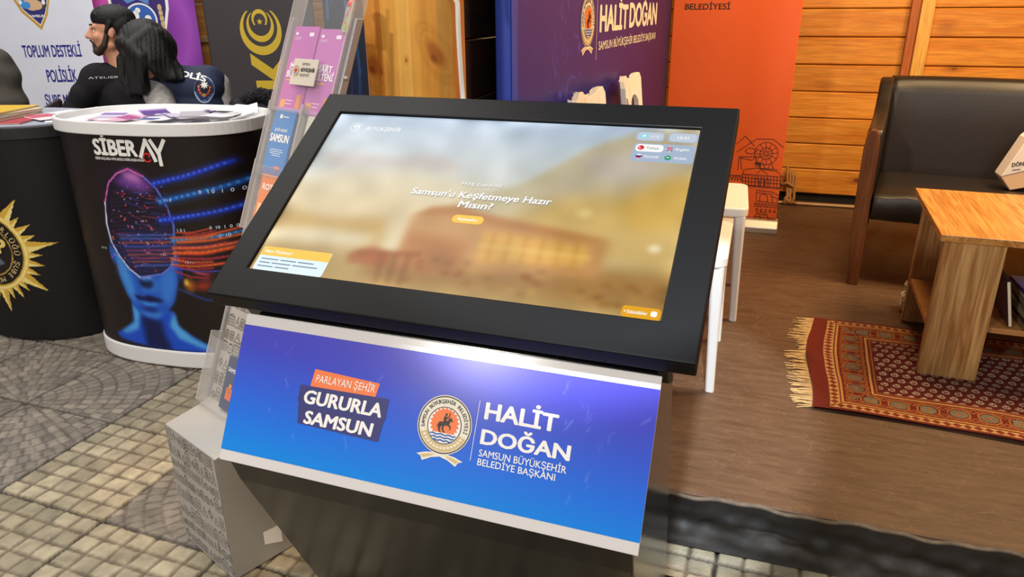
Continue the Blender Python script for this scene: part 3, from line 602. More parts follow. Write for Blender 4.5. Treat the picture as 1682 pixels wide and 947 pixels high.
# pedestal: leaning body under the display
g = G(); g.prism([(0.05, 0.772), (-0.078, 0.549), (-0.06, 0.497), (0.165, 0.02), (0.165, 0.0), (0.445, 0.0), (0.445, 0.02), (0.238, 0.70), (0.30, 0.86), (0.12, 0.80)], -0.345, 0.352, 'x')
g.build('pedestal', mat('gloss black pedestal', '#0d0c0c', 0.2, spec=0.4, noise=0.1, nscale=3), kz, bevel=0.004)
g = G(); g.box(-0.37, 0.375, 0.12, 0.5, 0.0, 0.015); g.build('foot_plate', M_['black_metal'], kz, bevel=0.004)
# blue sign panel
PT = 1.0769; pv = Vector((0, math.cos(PT), math.sin(PT))); pn = Vector((0, -math.sin(PT), math.cos(PT))); PC = Vector((0.002, -0.026, 0.6635)); PW, PH = 0.3586, 0.1259
def pan(off): return lambda x, y: tuple(PC + Vector((x, 0, 0)) + pv * y + pn * off)
def pl_(L): return pan(0.0006 + L * 0.0003)
g = G(); V = [Vector(pan(o)(x, y)) for o in (0, -0.005) for x, y in ((-PW, -PH), (PW, -PH), (PW, PH), (-PW, PH))]
g.add(V, [(0, 1, 2, 3), (7, 6, 5, 4), (0, 4, 5, 1), (1, 5, 6, 2), (2, 6, 7, 3), (3, 7, 4, 0)])
SIGN = g.build('sign_panel', mat('white sign board', '#d9d5d4', 0.16, spec=0.5), kz, bevel=0.001)
cv = Cv(-PW, PW, -0.108, 0.1065, 240, 80, '#3b4fc8')
t = np.clip((cv.Y + 0.108) / 0.2145 + 0.05 * (cv.X / PW), 0, 1)
stops = [(0, '#1f86e4'), (.25, '#2b72e0'), (.55, '#3d5cd2'), (.8, '#4b4fc6'), (1, '#5350c4')]
for c in range(3): cv.I[..., c] = np.interp(t, [s[0] for s in stops], [hx(s[1])[c] for s in stops])
for q in range(26):
    x = random.choice([-.27, -.24, .2, .27, .29, .31, -.1, .25]) + random.uniform(-.03, .03); y = random.uniform(-.08, .08); a = random.uniform(.7, 2.2); l = random.uniform(.004, .022)
    cv.line([(x, y), (x + l * math.cos(a), y + l * math.sin(a))], 0.0012, '#a9b6ee', random.uniform(.15, .55))
print_grid('blue_print', vmat('glossy blue print', 0.22, 0.18), SIGN, np.stack([np.vectorize(lambda a, b_: pan(0.0005)(a, b_)[c])(cv.X, cv.Y) for c in range(3)], -1), cv.I)
g = G(); shape(g, [(-.2036, .0515), (-.0812, .0462), (-.0855, .0232), (-.2075, .0215)], pl_(1)); text(g, 'PARLAYAN ŞEHİR', -.1988, .0306, .0122, .1105, bold=.0, shear=.1, f=pl_(3), mi=1)
g.build('slogan_tag', [M_['orange_ink'], M_['white_ink']], SIGN, fix=False)
g = G(); shape(g, [(-.2262, .0222), (-.0605, .0246), (-.0615, -.0100), (-.2262, -.0055)], pl_(2)); shape(g, [(-.2235, -.0062), (-.0635, -.0100), (-.0675, -.0447), (-.2190, -.0405)], pl_(2))
text(g, 'GURURLA', -.2160, -.0066, .0225, .147, bold=.04, shear=.1, f=pl_(4), mi=1); text(g, 'SAMSUN', -.2085, -.0389, .0215, .1275, bold=.04, shear=.1, f=pl_(4), mi=1)
g.build('slogan_block', [M_['navy_ink'], M_['white_ink']], SIGN, fix=False)
emblem(SIGN, pl_, 0.0405, 0.0015, 0.0455, rise=1)
g = G(); stroke(g, [(.0920, .0475), (.0912, -.0430)], .0008, pl_(1))
text(g, 'HALİT', .1026, .0212, .0258, .1160, bold=.035, f=pl_(1)); text(g, 'DOĞAN', .1022, -.0163, .0225, .1410, bold=.035, f=pl_(1))
text(g, 'SAMSUN BÜYÜKŞEHİR', .1033, -.0346, .0103, .1375, bold=.008, f=pl_(1)); text(g, 'BELEDİYE BAŞKANI', .1033, -.0480, .0100, .1225, bold=.008, f=pl_(1))
g.build('lettering', M_['white_ink'], SIGN, fix=False)

# ================================================================== INSIDE THE STALL
PZ = 0.14
# ---- patterned rug
RL, RWd = 1.36, 0.72
rug = thing('fringed_rug', 'maroon patterned woven rug with cream fringe under the wooden coffee table', 'rug', cab(0.243, 2.097, PZ), YAW - 0.06)
nx, ny = 600, 318
cv = Cv(0, RL, 0, RWd, nx, ny, '#6a2a20')
X, Y = cv.X, cv.Y
ex = np.minimum(X - 0.05, RL - 0.05 - X); ey = np.minimum(Y, RWd - Y) - 0.012
d = np.minimum(ex, ey); tg = np.where(ex < ey, Y - RWd / 2, X - RL / 2)
mar, crm, orn, dk, gry = '#66302a', '#b8925f', '#9a5f36', '#571f1a', '#7d7763'
def bm_(m, c, a=1.0): cv.blend(m.astype(float) * a, c)
bm_((d > 0) & (d < .03), crm); tri = np.abs(((tg / .026) % 1) - .5) * 2
bm_((d > .001) & (d < .029) & (np.abs((d - .015) / .0145) < tri * 0.95), '#7a3424')
bm_((d > .036) & (d < .043), '#bd8a4e')
band = (d > .046) & (d < .125); per = .078; q = ((tg / per) % 1 - .5) * per; c0 = d - .0855
oc = np.maximum(np.maximum(np.abs(q) / .03, np.abs(c0) / .03), (np.abs(q) + np.abs(c0)) / .043)
lat = (np.abs(np.abs(q) - np.abs(c0) - .005) < .0022) | (np.abs(np.abs(q) + np.abs(c0) - .052) < .0025) | (np.abs(np.abs(c0) - .034) < .0015)
bm_(band & lat, orn); bm_(band & (oc < 1), '#a96b3a'); bm_(band & (oc < .86), dk)
bm_(band & (oc < .74) & (np.sin(q * 700) * np.sin(c0 * 700) > -.25), gry); bm_(band & (np.abs(q) + np.abs(c0) < .008), orn)
bm_((d > .128) & (d < .134), '#c0935a'); bm_((d > .142) & (d < .146), orn)
fld = d > .150; bm_(fld, '#5c2420')
rowp, colp = .036, .034; ry = Y / rowp; rk = np.floor(ry); cxx = (X / colp + (rk % 2) * .5); u = (cxx % 1 - .5) * colp; v = (ry % 1 - .5) * rowp
hook = (np.abs(np.hypot(u, v + .004) - .0085) < .0024) & (v < .004) | ((np.abs(u) < .0018) & (v > -.004) & (v < .011)) | (np.hypot(u - .006, v - .007) < .0028)
bm_(fld & hook, '#c3b39c', .85)
cv.I *= (1 + 0.10 * (RNG.random((ny, nx)) - .5) * 2)[..., None] * (1 - 0.06 * ((np.arange(nx) % 2)[None, :, None]))
for x_, y_ in ((.6, .3), (.9, .15), (.3, .5)): cv.ell(x_, y_, .2, .1, '#3a1a16', .25, 1.0)
Zr = 0.0105 + 0.002 * np.sin(X * 15 + Y * 6) + 0.0015 * np.sin(Y * 40 + X * 5) + 0.012 * np.exp(-((X - .02) / .03) ** 2 - ((Y - .33) / .05) ** 2)
Xw = X + 0.012 * np.sin(Y * 9 + 1) * np.clip(1 - X / .2, 0, 1); Yw = Y + .008 * np.sin(X * 6) * np.clip(1 - Y / .15, 0, 1)
pile = print_grid('pile', vmat('woven wool', 0.95, 0.1, bump=0.6, bscale=500), rug, np.stack([Xw, Yw, Zr], -1), cv.I)
g = G(); g.box(0.02, RL - .01, 0.014, RWd - .01, 0.0005, 0.003); g.build('backing', mat('rug backing', '#4a2019', 0.95), rug)
g = G()
for k in range(120):
    y0 = .01 + .70 * k / 119; xs = 0.012 * math.sin(y0 * 9 + 1); l = random.uniform(.035, .075) * (0.5 if .40 < y0 < .5 else 1); dy = random.uniform(-.018, .018)
    g.tube([(xs + .006, y0, .006), (xs - l * .5, y0 + dy * .4, .004), (xs - l, y0 + dy, .0025)], [.0022, .002, .0014], 5)
g.build('fringe', mat('cream fringe', '#c9a672', 0.9), rug)

# ---- white plastic chairs
WP = mat('white moulded plastic', '#ece7df', 0.38, spec=0.5)
def plastic_chair(label, loc, rot):
    t = thing('plastic_chair', label, 'chair', loc, rot, 'white plastic chairs behind the kiosk')
    g = G(); pts = rrect(-.20, .215, -.208, .208, .035, 6)
    g.rings([[(x, y, z + (.004 * math.cos(x * 6))) for x, y in pts] for z in (.405, .44)]); g.build('seat', WP, t, bevel=.006)
    for sx, sy in ((1, 1), (1, -1), (-1, 1), (-1, -1)):
        g = G(); x0, y0 = (.188 if sx > 0 else -.18), sy * .182; x1, y1 = x0 + sx * (.012 if sx > 0 else .04), y0 + sy * .012
        g.rings([[(cx + r * a, cy + r * b_, z) for a, b_ in ((-1, -.6), (-.6, -1), (.6, -1), (1, -.6), (1, .6), (.6, 1), (-.6, 1), (-1, .6))] for cx, cy, r, z in ((x1, y1, .0135, 0), (x1 * .5 + x0 * .5, y1 * .5 + y0 * .5, .0155, .2), (x0, y0, .02, .41))])
        g.build('leg', WP, t, bevel=.003)
    g = G(); n = 89; ys = np.linspace(-.225, .225, n); sl = [-.205, -.07, .07, .205]
    def cols(y):
        top = .862 + .011 * math.cos(2 * PI * y / .205) - .02 * max(0, (abs(y) - .21) / .015)
        dd = min(abs(y - s) for s in sl)
        if dd < .019: return top, .40
        hw = .135 / 2 - .019; c = min([(-.1375), 0, .1375], key=lambda q_: abs(q_ - y)); k = min(1, abs(y - c) / hw)
        return top, .752 + .04 * math.sqrt(max(0, 1 - k * k))
    for a, b_ in zip(ys[:-1], ys[1:]):
        m_ = (a + b_) / 2; t0, bo = cols(m_); ta, tb = cols(a)[0], cols(b_)[0]
        def X_(z, y): return -.195 - .11 * (z - .40) + .035 * (1 - (y / .225) ** 2) * 0 - .03 * (1 - (y / .22) ** 2)
        V = [(X_(z, y) + o, y, z) for y, tt in ((a, ta), (b_, tb)) for z in (bo, tt) for o in (0, -.02)]
        g.add(V, [(0, 1, 3, 2), (4, 6, 7, 5), (0, 4, 5, 1), (2, 3, 7, 6), (0, 2, 6, 4), (1, 5, 7, 3)])
    o = g.build('backrest', WP, t)
    bm = bmesh.new(); bm.from_mesh(o.data); bmesh.ops.remove_doubles(bm, verts=bm.verts, dist=.0004)
    dup = {}
    for f in bm.faces: dup.setdefault(frozenset(v.index for v in f.verts), []).append(f)
    bmesh.ops.delete(bm, geom=[f for fs in dup.values() if len(fs) > 1 for f in fs], context='FACES'); bm.to_mesh(o.data); bm.free()
    bv = o.modifiers.new('b', 'BEVEL'); bv.width = .004; bv.segments = 2; bv.limit_method = 'ANGLE'; bv.angle_limit = 0.8
    return t
plastic_chair('white plastic chair right beside the kiosk, nearer and lower in view of the two', cab(-.245, 2.315, PZ), YAW)
plastic_chair('white plastic chair farther from the kiosk, in front of the orange banner', cab(-.205, 2.90, PZ), YAW + 0.03)

# ---- coffee table
TW = wood('striped table veneer', '#a86c2c', '#d29a52', 'Y', 2.0, rough=0.35, ring=5)
TWZ = wood('striped leg veneer', '#96632f', '#c59a62', 'Z', 2.0, rough=0.4, ring=5)
TWX = wood('shelf veneer', '#a8703a', '#bf8a52', 'X', 2.2, rough=0.4)
tb = thing('coffee_table', 'low wooden coffee table with striped veneer and lower shelf on the rug', 'table', cab(.572, 2.412, PZ), YAW - .05)
g = G(); g.box(0, .98, 0, .64, .456, .478); g.build('tabletop', TW, tb, bevel=.002)
for x in (.012, .80):
    for y in (.004, .455):
        g = G(); g.box(x, x + .165, y, y + .034, .0125, .456); g.build('leg', TWZ, tb, bevel=.0015)
g = G(); g.box(.014, .965, .045, .452, .165, .183); g.build('shelf', TWX, tb, bevel=.0015)
# books lying on the shelf
PAGE = mat('paper pages', '#e3d7bd', 0.8)
TBM = Matrix.Translation(cab(.572, 2.412, PZ)) @ Matrix.Rotation(YAW - .05, 4, 'Z')
def booklet(name, label, cat, group, w_, l_, th, cover, x, y, z, rot, M=TBM, lean=0.0, ttl=None, ink='white_ink'):
    t = thing(name, label, cat, (0, 0, 0), 0, group); t.matrix_world = M @ Matrix.Translation((x, y, z)) @ Matrix.Rotation(rot, 4, 'Z') @ Matrix.Rotation(lean, 4, 'Y')
    cm_ = mat(name + ' cover ' + cover, cover, 0.4); c = min(.0012, th * .2)
    g = G(); g.box(-w_ / 2, w_ / 2, -l_ / 2, l_ / 2, 0, c); g.box(-w_ / 2, w_ / 2, -l_ / 2, l_ / 2, th - c, th); g.box(-w_ / 2, -w_ / 2 + c, -l_ / 2, l_ / 2, 0, th); g.build('cover', cm_, t)
    g = G(); g.box(-w_ / 2 + c, w_ / 2 - .002, -l_ / 2 + .002, l_ / 2 - .002, c, th - c); g.build('pages', PAGE, t)
    if ttl:
        g = G(); text(g, ttl, 0, l_ * .1, w_ * .13, w_ * .62, 'C', .03, f=lambda a, b_: (a, b_, th + .0006)); g.build('title', M_[ink], t, fix=False)
    return t
zz = .183
for k, (c, th, dx, r, ps) in enumerate((('#8d7a5c', .018, .0, .05, 'bottom of the pile'), ('#3c2a3a', .014, .008, -.03, 'second from the bottom'), ('#b49b78', .02, -.004, .09, 'third from the bottom'), ('#5a3a5e', .012, .006, .0, 'fourth from the bottom'), ('#a58f70', .018, .002, -.06, 'just below the purple one'))):
    booklet('magazine', 'magazine lying on the coffee table shelf, %s' % ps, 'magazine', 'magazines piled on the table shelf', .2, .27, th, c, .378 + dx, .18, zz, r * .6); zz += th + .0006
booklet('magazine', 'purple covered magazine on top of the pile on the table shelf', 'magazine', 'magazines piled on the table shelf', .19, .26, .012, '#5a2f8e', .38, .175, zz, .06, ttl='DERGİ')
booklet('magazine', 'dark magazine leaning on its edge at the left of the shelf pile', 'magazine', 'magazines piled on the table shelf', .15, .24, .011, '#2c1a2c', .224, .17, .2615, .0, lean=1.35)
# crumpled bag on the floor under the table
me = blob([('e', (0, 0, .05), (.045, .05, .05)), ('e', (.02, .03, .09), (.03, .035, .04)), ('e', (-.02, -.03, .08), (.028, .03, .045)), ('e', (.03, -.02, .03), (.035, .04, .03))], .006, 1)
co = np.zeros(len(me.vertices) * 3); me.vertices.foreach_get('co', co); co = co.reshape(-1, 3)
co += 0.006 * np.sin(co[:, [1, 2, 0]] * 190) + 0.004 * np.sin(co[:, [2, 0, 1]] * 410 + 1); co[:, 2] = np.maximum(co[:, 2], .001); me.vertices.foreach_set('co', co.ravel())
me.materials.append(mat('crumpled cream plastic', '#d8cdb4', .35)); cb = bpy.data.objects.new('crumpled_bag', me); COL.objects.link(cb); place(cb, cab(.665, 2.985, PZ), .3)
tag(cb, 'crumpled cream plastic bag on the floor behind the table leg', 'bag')

# ---- leather sofa
LE = mat('black leather', '#1f1712', 0.4, spec=0.45, bump=0.05, bscale=140); LW = wood('brown stained wood', '#5f3314', '#74431e', 'Z', 1.5, rough=.35)
SW = 1.32
sf = thing('leather_sofa', 'black leather two seat sofa with brown wooden front legs by the pine wall', 'sofa', cab(.432, 3.262, PZ), YAW - .165)
for sx in (0, 1):
    fx = (lambda x: x) if sx == 0 else (lambda x: SW - x)
    L_ = [(.022, 0), (.012, .12), (.002, .26), (0, .42), (0, .58), (.006, .64), (.02, .655)]; R_2 = [(.036, .655), (.05, .64), (.056, .60), (.058, .48), (.058, .36), (.062, .2), (.062, .0)]
    g = G(); g.prism([(fx(x), z) for x, z in L_ + R_2], 0, .042, 'y'); g.build('front_leg', LW, sf, bevel=.004)
    g = G(); g.prism([(.042, .25), (.042, .62), (.06, .652), (.2, .655), (.36, .66), (.44, .675), (.52, .72), (.58, .78), (.63, .808), (.72, .80), (.70, .25)], fx(.004), fx(.064), 'x'); g.build('armrest', LE, sf, bevel=.014, seg=3, smooth=True)
    g = G(); g.prism([(fx(.01), 0), (fx(.05), 0), (fx(.06), .26), (fx(.0), .26)], .64, .68, 'y'); g.build('rear_leg', LW, sf, bevel=.003)
g = G(); nn = 40; R2 = []
sx_ = np.linspace(.066, SW - .066, nn)
prof = [(.03, .285), (.022, .31), (.02, .35), (.028, .385), (.06, .403), (.2, .408), (.4, .395), (.60, .385), (.60, .27)]
for x in sx_:
    e_ = min(1, min(x - .066, SW - .066 - x) / .05); puff = .5 + .5 * math.sin(e_ * PI / 2); c_ = .012 * math.exp(-((x - .12) / .05) ** 2) * 0
    R2.append([(x, y + (.003 * math.sin(x * 55 + z * 30) if y < .1 else 0), z - (1 - puff) * .02 * (z > .3) + .004 * math.sin(x * 40) * (y < .15) * (z > .3)) for y, z in prof])
g.rings(R2); g.build('seat', LE, sf, smooth=True, bevel=.004)
g = G(); prof = [(.575, .30), (.585, .42), (.60, .60), (.615, .74), (.63, .792), (.66, .812), (.70, .806), (.72, .77), (.715, .25), (.6, .25)]
R2 = []
for x in np.linspace(.05, SW - .05, 30):
    e_ = min(1, min(x - .05, SW - .05 - x) / .09); R2.append([(x, y - .02 * (1 - e_) * (y < .64), z + .004 * math.sin(x * 5)) for y, z in prof])
g.rings(R2); g.build('backrest', LE, sf, smooth=True)
# white paper bag on the seat
bag = thing('paper_bag', 'white paper carrier bag lying on the black leather sofa', 'bag', cab(.97, 3.44, PZ + .405), YAW)
g = G(); g.prism([(.015, .055), (.125, .094), (.30, .15), (.26, .42), (.075, .212)], 0, .1, 'y'); g.build('bag_body', mat('white bag paper', '#efe3d8', .6), bag, bevel=.003)
g = G(); g.prism([(.015, .054), (.058, .001), (.32, .075), (.30, .149), (.125, .093)], .002, .1, 'y'); g.build('bag_base', mat('peach bag paper', '#e2b993', .6), bag, bevel=.003)
g = G(); text(g, 'DÖNÜŞÜR', .045, .098, .016, .09, bold=.03, rot=.2, f=lambda x, y: (x, -.0012, y)); stroke(g, [(.05, .085), (.075, .09)], .003, lambda x, y: (x, -.0012, y)); g.build('lettering', M_['dark_ink'], bag, fix=False)
# brown strap at the wall foot
g = G()
for k in range(4):
    o_ = k * .011; g.tube([(.218 + o_, 4.66, .36 - o_), (.225 + o_ * 1.5, 4.64, .30), (.232 + o_ * 1.2, 4.625, .23), (.238 + .02 * math.sin(k * 2), 4.60, .175), (.215 + o_ * 2.4, 4.585, .152)], .008, 7)
g.tube([(.19, 4.62, .25), (.225, 4.61, .27), (.27, 4.62, .245), (.275, 4.60, .18), (.26, 4.585, .152)], .0085, 7)
tag(place(g.build('strap_bundle', mat('brown strap', '#9a6a36', .7), None, smooth=True), (0, 0, 0), YAW), 'bundle of brown straps hanging at the foot of the pine wall', 'strap')

# ================================================================== BANNERS
ALU = mat('brushed aluminium', '#c9c4ba', .35, metal=.6)
def rollup(label, loc, rot, W, H, img=None, col=None, wav=.006, rough=.45, res=None, z0=.07, name='rollup_banner', arch=0.0):
    t = thing(name, label, 'banner', loc, rot)
    g = G(); g.prism([(-.05, .0), (-.055, .03), (-.03, .065), (.03, .065), (.055, .03), (.05, .0)], -W / 2 - .012, W / 2 + .012, 'x'); g.build('base', ALU, t, bevel=.004)
    g = G(); g.tube([(0, .03, .05), (0, .03, H)], .009, 8); g.build('pole', ALU, t)
    if img is None: img = np.zeros((40, 40, 3)); img[:] = hx(col)
    ny_, nx_ = img.shape[:2]; X_, Z_ = np.meshgrid(np.linspace(-W / 2, W / 2, nx_), np.linspace(z0, H, ny_))
    Yy = wav * np.sin(X_ * 9 + .5) * .6 - .004 - arch * (X_ / (W / 2)) ** 2
    sh = print_grid('banner_sheet', vmat('banner print', rough, .4, grime=.05, gscale=3), t, np.stack([X_, Yy, Z_], -1), img)
    s_ = sh.modifiers.new('s', 'SOLIDIFY'); s_.thickness = .0012; s_.offset = -1
    g = G(); g.box(-W / 2 - .004, W / 2 + .004, -.012, .012, H - .012, H + .014); g.build('top_rail', ALU, t, bevel=.003)
    fm = lambda L=1: (lambda x, z: (x, wav * math.sin(x * 9 + .5) * .6 - .004 - arch * (x / (W / 2)) ** 2 - .0008 * L, z))
    return t, sh, fm
# orange banner by the pine wall
OW, OH = .60, 2.05
img = np.zeros((200, 140, 3)); img[:] = hx('#d65a20')
ob, osh, of = rollup('orange roll-up banner with black line drawing of the city in front of the pine wall', cab(-.137, 3.985, PZ), YAW, OW, OH, img, wav=.008, arch=.012)
def P_o(px, py): ed = 1272 + (362 - py) * .091; return (.300 - (ed - px) * .0031, .067 + (362 - py) * .00297)
g = G(); of1 = of(1)
def od(*pts, wd=.0028): stroke(g, [P_o(*p) for p in pts], wd, of1)
wx, wz = P_o(1255, 246)
for rr_ in (.057, .03): stroke(g, [(wx + rr_ * math.cos(a), wz + rr_ * 1.0 * math.sin(a)) for a in np.linspace(0, 2 * PI, 30)], .0028, of1)
for k in range(12):
    a = 2 * PI * k / 12; stroke(g, [(wx + .008 * math.cos(a), wz + .008 * math.sin(a)), (wx + .057 * math.cos(a + .12), wz + .057 * math.sin(a + .12))], .0026, of1)
od((1247, 262), (1246, 272)); od((1264, 262), (1267, 272)); od((1240, 272), (1273, 272)); od((1243, 264), (1246, 272)); od((1250, 262), (1254, 272)); od((1262, 262), (1258, 272))
od((1208, 232), (1222, 218), (1236, 234)); od((1208, 246), (1240, 222), (1266, 221), (1282, 234)); od((1222, 243), (1228, 238), (1236, 239), (1240, 244), (1232, 248), (1224, 247), (1222, 243))
od((1210, 277), (1212, 254), (1246, 252)); od((1214, 256), (1232, 259), (1240, 253)); od((1214, 254), (1216, 276)); od((1238, 260), (1246, 268), (1238, 268), (1245, 262)); od((1238, 264), (1246, 264), wd=.008)
od((1217, 290), (1220, 276), (1240, 272), (1272, 275), (1281, 284)); od((1240, 282), (1248, 274), (1258, 282))
for xx in range(1218, 1280, 5): od((xx, 284), (xx - .5, 302))
for yy in (284, 290, 296, 303): od((1217, yy), (1279, yy + .5))
for xx in (1238, 1246, 1254): od((xx, 303), (xx, 293), (xx + 3, 289), (xx + 6, 293), (xx + 6, 303))
for xx in range(1198, 1214, 5): od((xx, 288), (xx + 2, 296), (xx + 4, 288))
od((1196, 287), (1216, 287)); od((1196, 303), (1278, 305)); od((1240, 311), (1266, 312), (1276, 317)); od((1240, 328), (1240, 315), (1266, 316), (1266, 330)); od((1246, 330), (1246, 320), (1252, 316), (1258, 320), (1258, 330)); od((1240, 330), (1275, 331)); od((1262, 320), (1274, 322), (1274, 330))
for k in range(7):
    x_ = 1238 + k * 5.5; od((x_, 340), (x_, 334), (x_ + 2.8, 334), (x_ + 2.8, 340), (x_ + 5.5, 340))
for k in range(5): x_ = 1240 + k * 7; od((x_, 344), (x_ + 3, 344), (x_ + 3, 348), (x_, 348), (x_, 344))
od((1240, 352), (1248, 350), (1258, 352)); od((1238, 362), (1240, 354), (1258, 354), (1260, 362)); od((1236, 358), (1270, 359)); od((1246, 354), (1247, 362))
for k in range(5): x_ = 1140 + k * 11; od((x_, 300), (x_ + 4, 285), (x_ + 9, 300)); od((x_, 330), (x_, 312), (x_ + 8, 312), (x_ + 8, 330))
g.build('line_drawing', M_['black_ink'], osh, fix=False)
g = G(); x_, z_ = P_o(1128, 13.5); text(g, 'BELEDİYESİ', x_, z_, .0275, .215, bold=.015, f=of1); g.build('lettering', M_['black_ink'], osh, fix=False); g = G(); x_, z_ = P_o(1118, -7); text(g, 'BÜYÜKŞEHİR', x_, z_ + .004, .05, .25, bold=.03, f=of1); g.build('lettering', M_['black_ink'], osh, fix=False); g = G(); x_, z_ = P_o(1118, -26); text(g, 'SAMSUN', x_, z_ + .01, .05, .25, bold=.03, f=of1)
g.build('lettering', M_['black_ink'], osh, fix=False)

# dark blue backdrop along the stall's side wall
BL = 2.14; bdir = math.atan2(3.65 - 1.706, -.43 + .574)
bd = thing('display_backdrop', 'tall dark blue display backdrop with municipal emblem and white lettering', 'backdrop', cab(-.6314, 1.877, PZ), YAW + bdir)
g = G(); g.box(0, BL, -.022, .022, .02, 2.2); g.build('panel', mat('navy backdrop sides', '#2f4ab8', .5), bd, bevel=.006)
for x in (.25, 1.7):
    g = G(); g.box(x - .03, x + .03, -.12, .03, 0, .02); g.build('foot', M_['black_metal'], bd, bevel=.003)
cv = Cv(.004, BL - .004, .03, 2.19, 390, 432, '#352f83')
t = np.clip(cv.X / BL, 0, 1)[..., None]; cv.I = np.array(hx('#38338c')) * (1 - t) + np.array(hx('#231f5a')) * t
cv.blend((cv.X < .046).astype(float), '#2f50c0')
for k in range(150):
    x = .42 + .11 * RNG.normal(); z = .86 + RNG.normal() * .25; cv.ell(x, z, abs(RNG.normal()) * .008 + .003, abs(RNG.normal()) * .022 + .006, random.choice(['#4a55d8', '#3d3ea8', '#5a6cf0', '#3a3a98']), random.uniform(.2, .7), .8, RNG.normal() * .5)
pr_ = print_grid('backdrop_print', vmat('satin navy print', .4, .4), bd, np.stack([cv.X, np.full_like(cv.X, -.0232), cv.Y], -1), cv.I)
KB = 1.1
bf = lambda L: (lambda x, z: (x * KB, -.0236 - L * .0006, 1.27 + (z - 1.27) * KB - PZ))
emblem(pr_, bf, .612, 1.222, .074, rise=1)
g = G(); stroke(g, [(.712, 1.105), (.712, 1.285)], .0025, bf(1)); text(g, 'HALİT', .742, 1.186, .083, .372, bold=.045, f=bf(1)); text(g, 'DOĞAN', 1.135, 1.189, .086, .48, bold=.045, f=bf(1)); text(g, 'SAMSUN BÜYÜKŞEHİR BELEDİYE BAŞKANI', .738, 1.133, .026, .87, bold=.01, f=bf(1))
g.build('lettering', M_['cream_ink'], pr_, fix=False)

# roll-up banners at the back of the police stand
img = np.zeros((300, 130, 3)); img[:] = hx('#dfe1ee')
wb, wsh, wf = rollup('white roll-up banner with blue lettering and a police shield behind the seated man', (-3.78, 6.35, 0), .10, .82, 2.05, img, wav=.0)
cvx = lambda px, py: ((px - 80) * .00465 + .02, .93 - (py - 90) * .00525)
def tline(g, s, px0, px1, base, cap, f, mi=0, bold=.03):
    x0, z0 = cvx(px0, base); x1, _ = cvx(px1, base); text(g, s, x0, z0, cap * .00525, x1 - x0, bold=bold, f=f, mi=mi)
IND = mat('indigo print', '#2c2a86', .5)
for tl_ in (('TOPLUM DESTEKLİ', 31, 129, 96, 18), ('POLİSLİK', 62, 113, 134, 19), ('ŞUBE MÜDÜRLÜĞÜ', 50, 152, 170, 17)): g = G(); tline(g, *tl_, wf(1)); g.build('lettering', IND, wsh, fix=False)
SHM = [mat('shield gold', '#c99a3c', .4), mat('shield indigo', '#2d2a78', .5), mat('shield sky', '#3d8fd6', .5), mat('shield grey', '#8d939c', .5), M_['white_ink'], mat('shield skin', '#d8b08c', .6), mat('shield dark', '#3a3f52', .5)]
g = G()
def sh_(k, f, mi): shape(g, [cvx(71 + (x - 71) * k, 5 + (y - 5) * k) for x, y in ((28, -30), (30, 2), (44, 30), (71, 56), (86, 34), (97, 5), (98, -30))], f, mi)
sh_(1, wf(1), 0); sh_(.88, wf(2), 4); sh_(.84, wf(3), 1)
def ds(px, py, rx, ry, L, mi): x, z = cvx(px, py); disc(g, x, z, rx * .00525, ry * .00525, wf(L), mi, 24)
ds(58, 16, 14, 10, 4, 2); ds(78, 18, 9, 9, 4, 6); ds(64, 18, 11, 10, 5, 5); ds(71, 20, 9, 7, 6, 5); ds(55, 20, 6, 5, 6, 2)
for k in range(5): ds(41 + k * 1.2, -8 + k * 6, 2.6, 3.4, 5, 4); ds(90 - k * 1.6, -8 + k * 6, 2.6, 3.4, 5, 4)
x, z = cvx(56, 37.5); text(g, 'SAMSUN', x, z, .02, .12, bold=.03, f=wf(5), mi=4); g.build('police_shield', SHM, wsh, fix=False)

img = np.zeros((240, 130, 3)); xx, yy = np.meshgrid(np.linspace(0, 1, 130), np.linspace(0, 1, 240))
for c in range(3): img[..., c] = np.interp(xx + .12 * np.sin(yy * 9), [0, .25, .6, .8, 1], [hx(h_)[c] for h_ in ('#d257ac', '#c44fae', '#7c2f96', '#a04bb8', '#6e2a8c')])
pb, psh, pf = rollup('purple roll-up banner with a round blue emblem behind the seated woman', (-3.08, 6.55, 0), .05, .92, 2.05, img, wav=.0)
cvp = lambda px, py: ((px - 228) * .0053, 1.13 - (py - 45) * .0053)
g = G(); PM = [M_['white_ink'], mat('emblem purple', '#36226e', .5), mat('emblem blue', '#2d5fb4', .5), M_['gold_ink'], mat('emblem ribbon', '#5a86c8', .5)]
sp = [(180, -40), (184, 20), (195, 60), (213, 93), (229, 110), (245, 93), (263, 60), (274, 20), (278, -40)]
shape(g, [cvp(*p) for p in sp], pf(1), 0); shape(g, [cvp(228 + (p[0] - 228) * .9, 20 + (p[1] - 20) * .94) for p in sp], pf(2), 1)
def dp(px, py, rx, ry, L, mi): x, z = cvp(px, py); disc(g, x, z, rx * .0053, ry * .0053, pf(L), mi, 28)
dp(229, 36, 25, 25, 3, 0); dp(229, 36, 22.5, 22.5, 4, 2)
shape(g, [cvp(*p) for p in ((200, -6), (206, -14), (228, -4), (250, -14), (244, 14), (228, 6), (212, 12), (204, 4))], pf(3), 4)
for px, py, rx, ry in ((222, 30, 5, 8), (219, 40, 8, 6), (226, 22, 4, 4), (214, 44, 5, 5), (240, 34, 5, 5), (240, 42, 3, 6), (224, 47, 7, 4)): dp(px, py, rx, ry, 5, 0)
for s_ in (-1, 1):
    for k in range(6): dp(229 + s_ * (31 + .5 * k), 18 + k * 8, 3.2, 5, 3, 3)
g.build('emblem', PM, psh, fix=False)

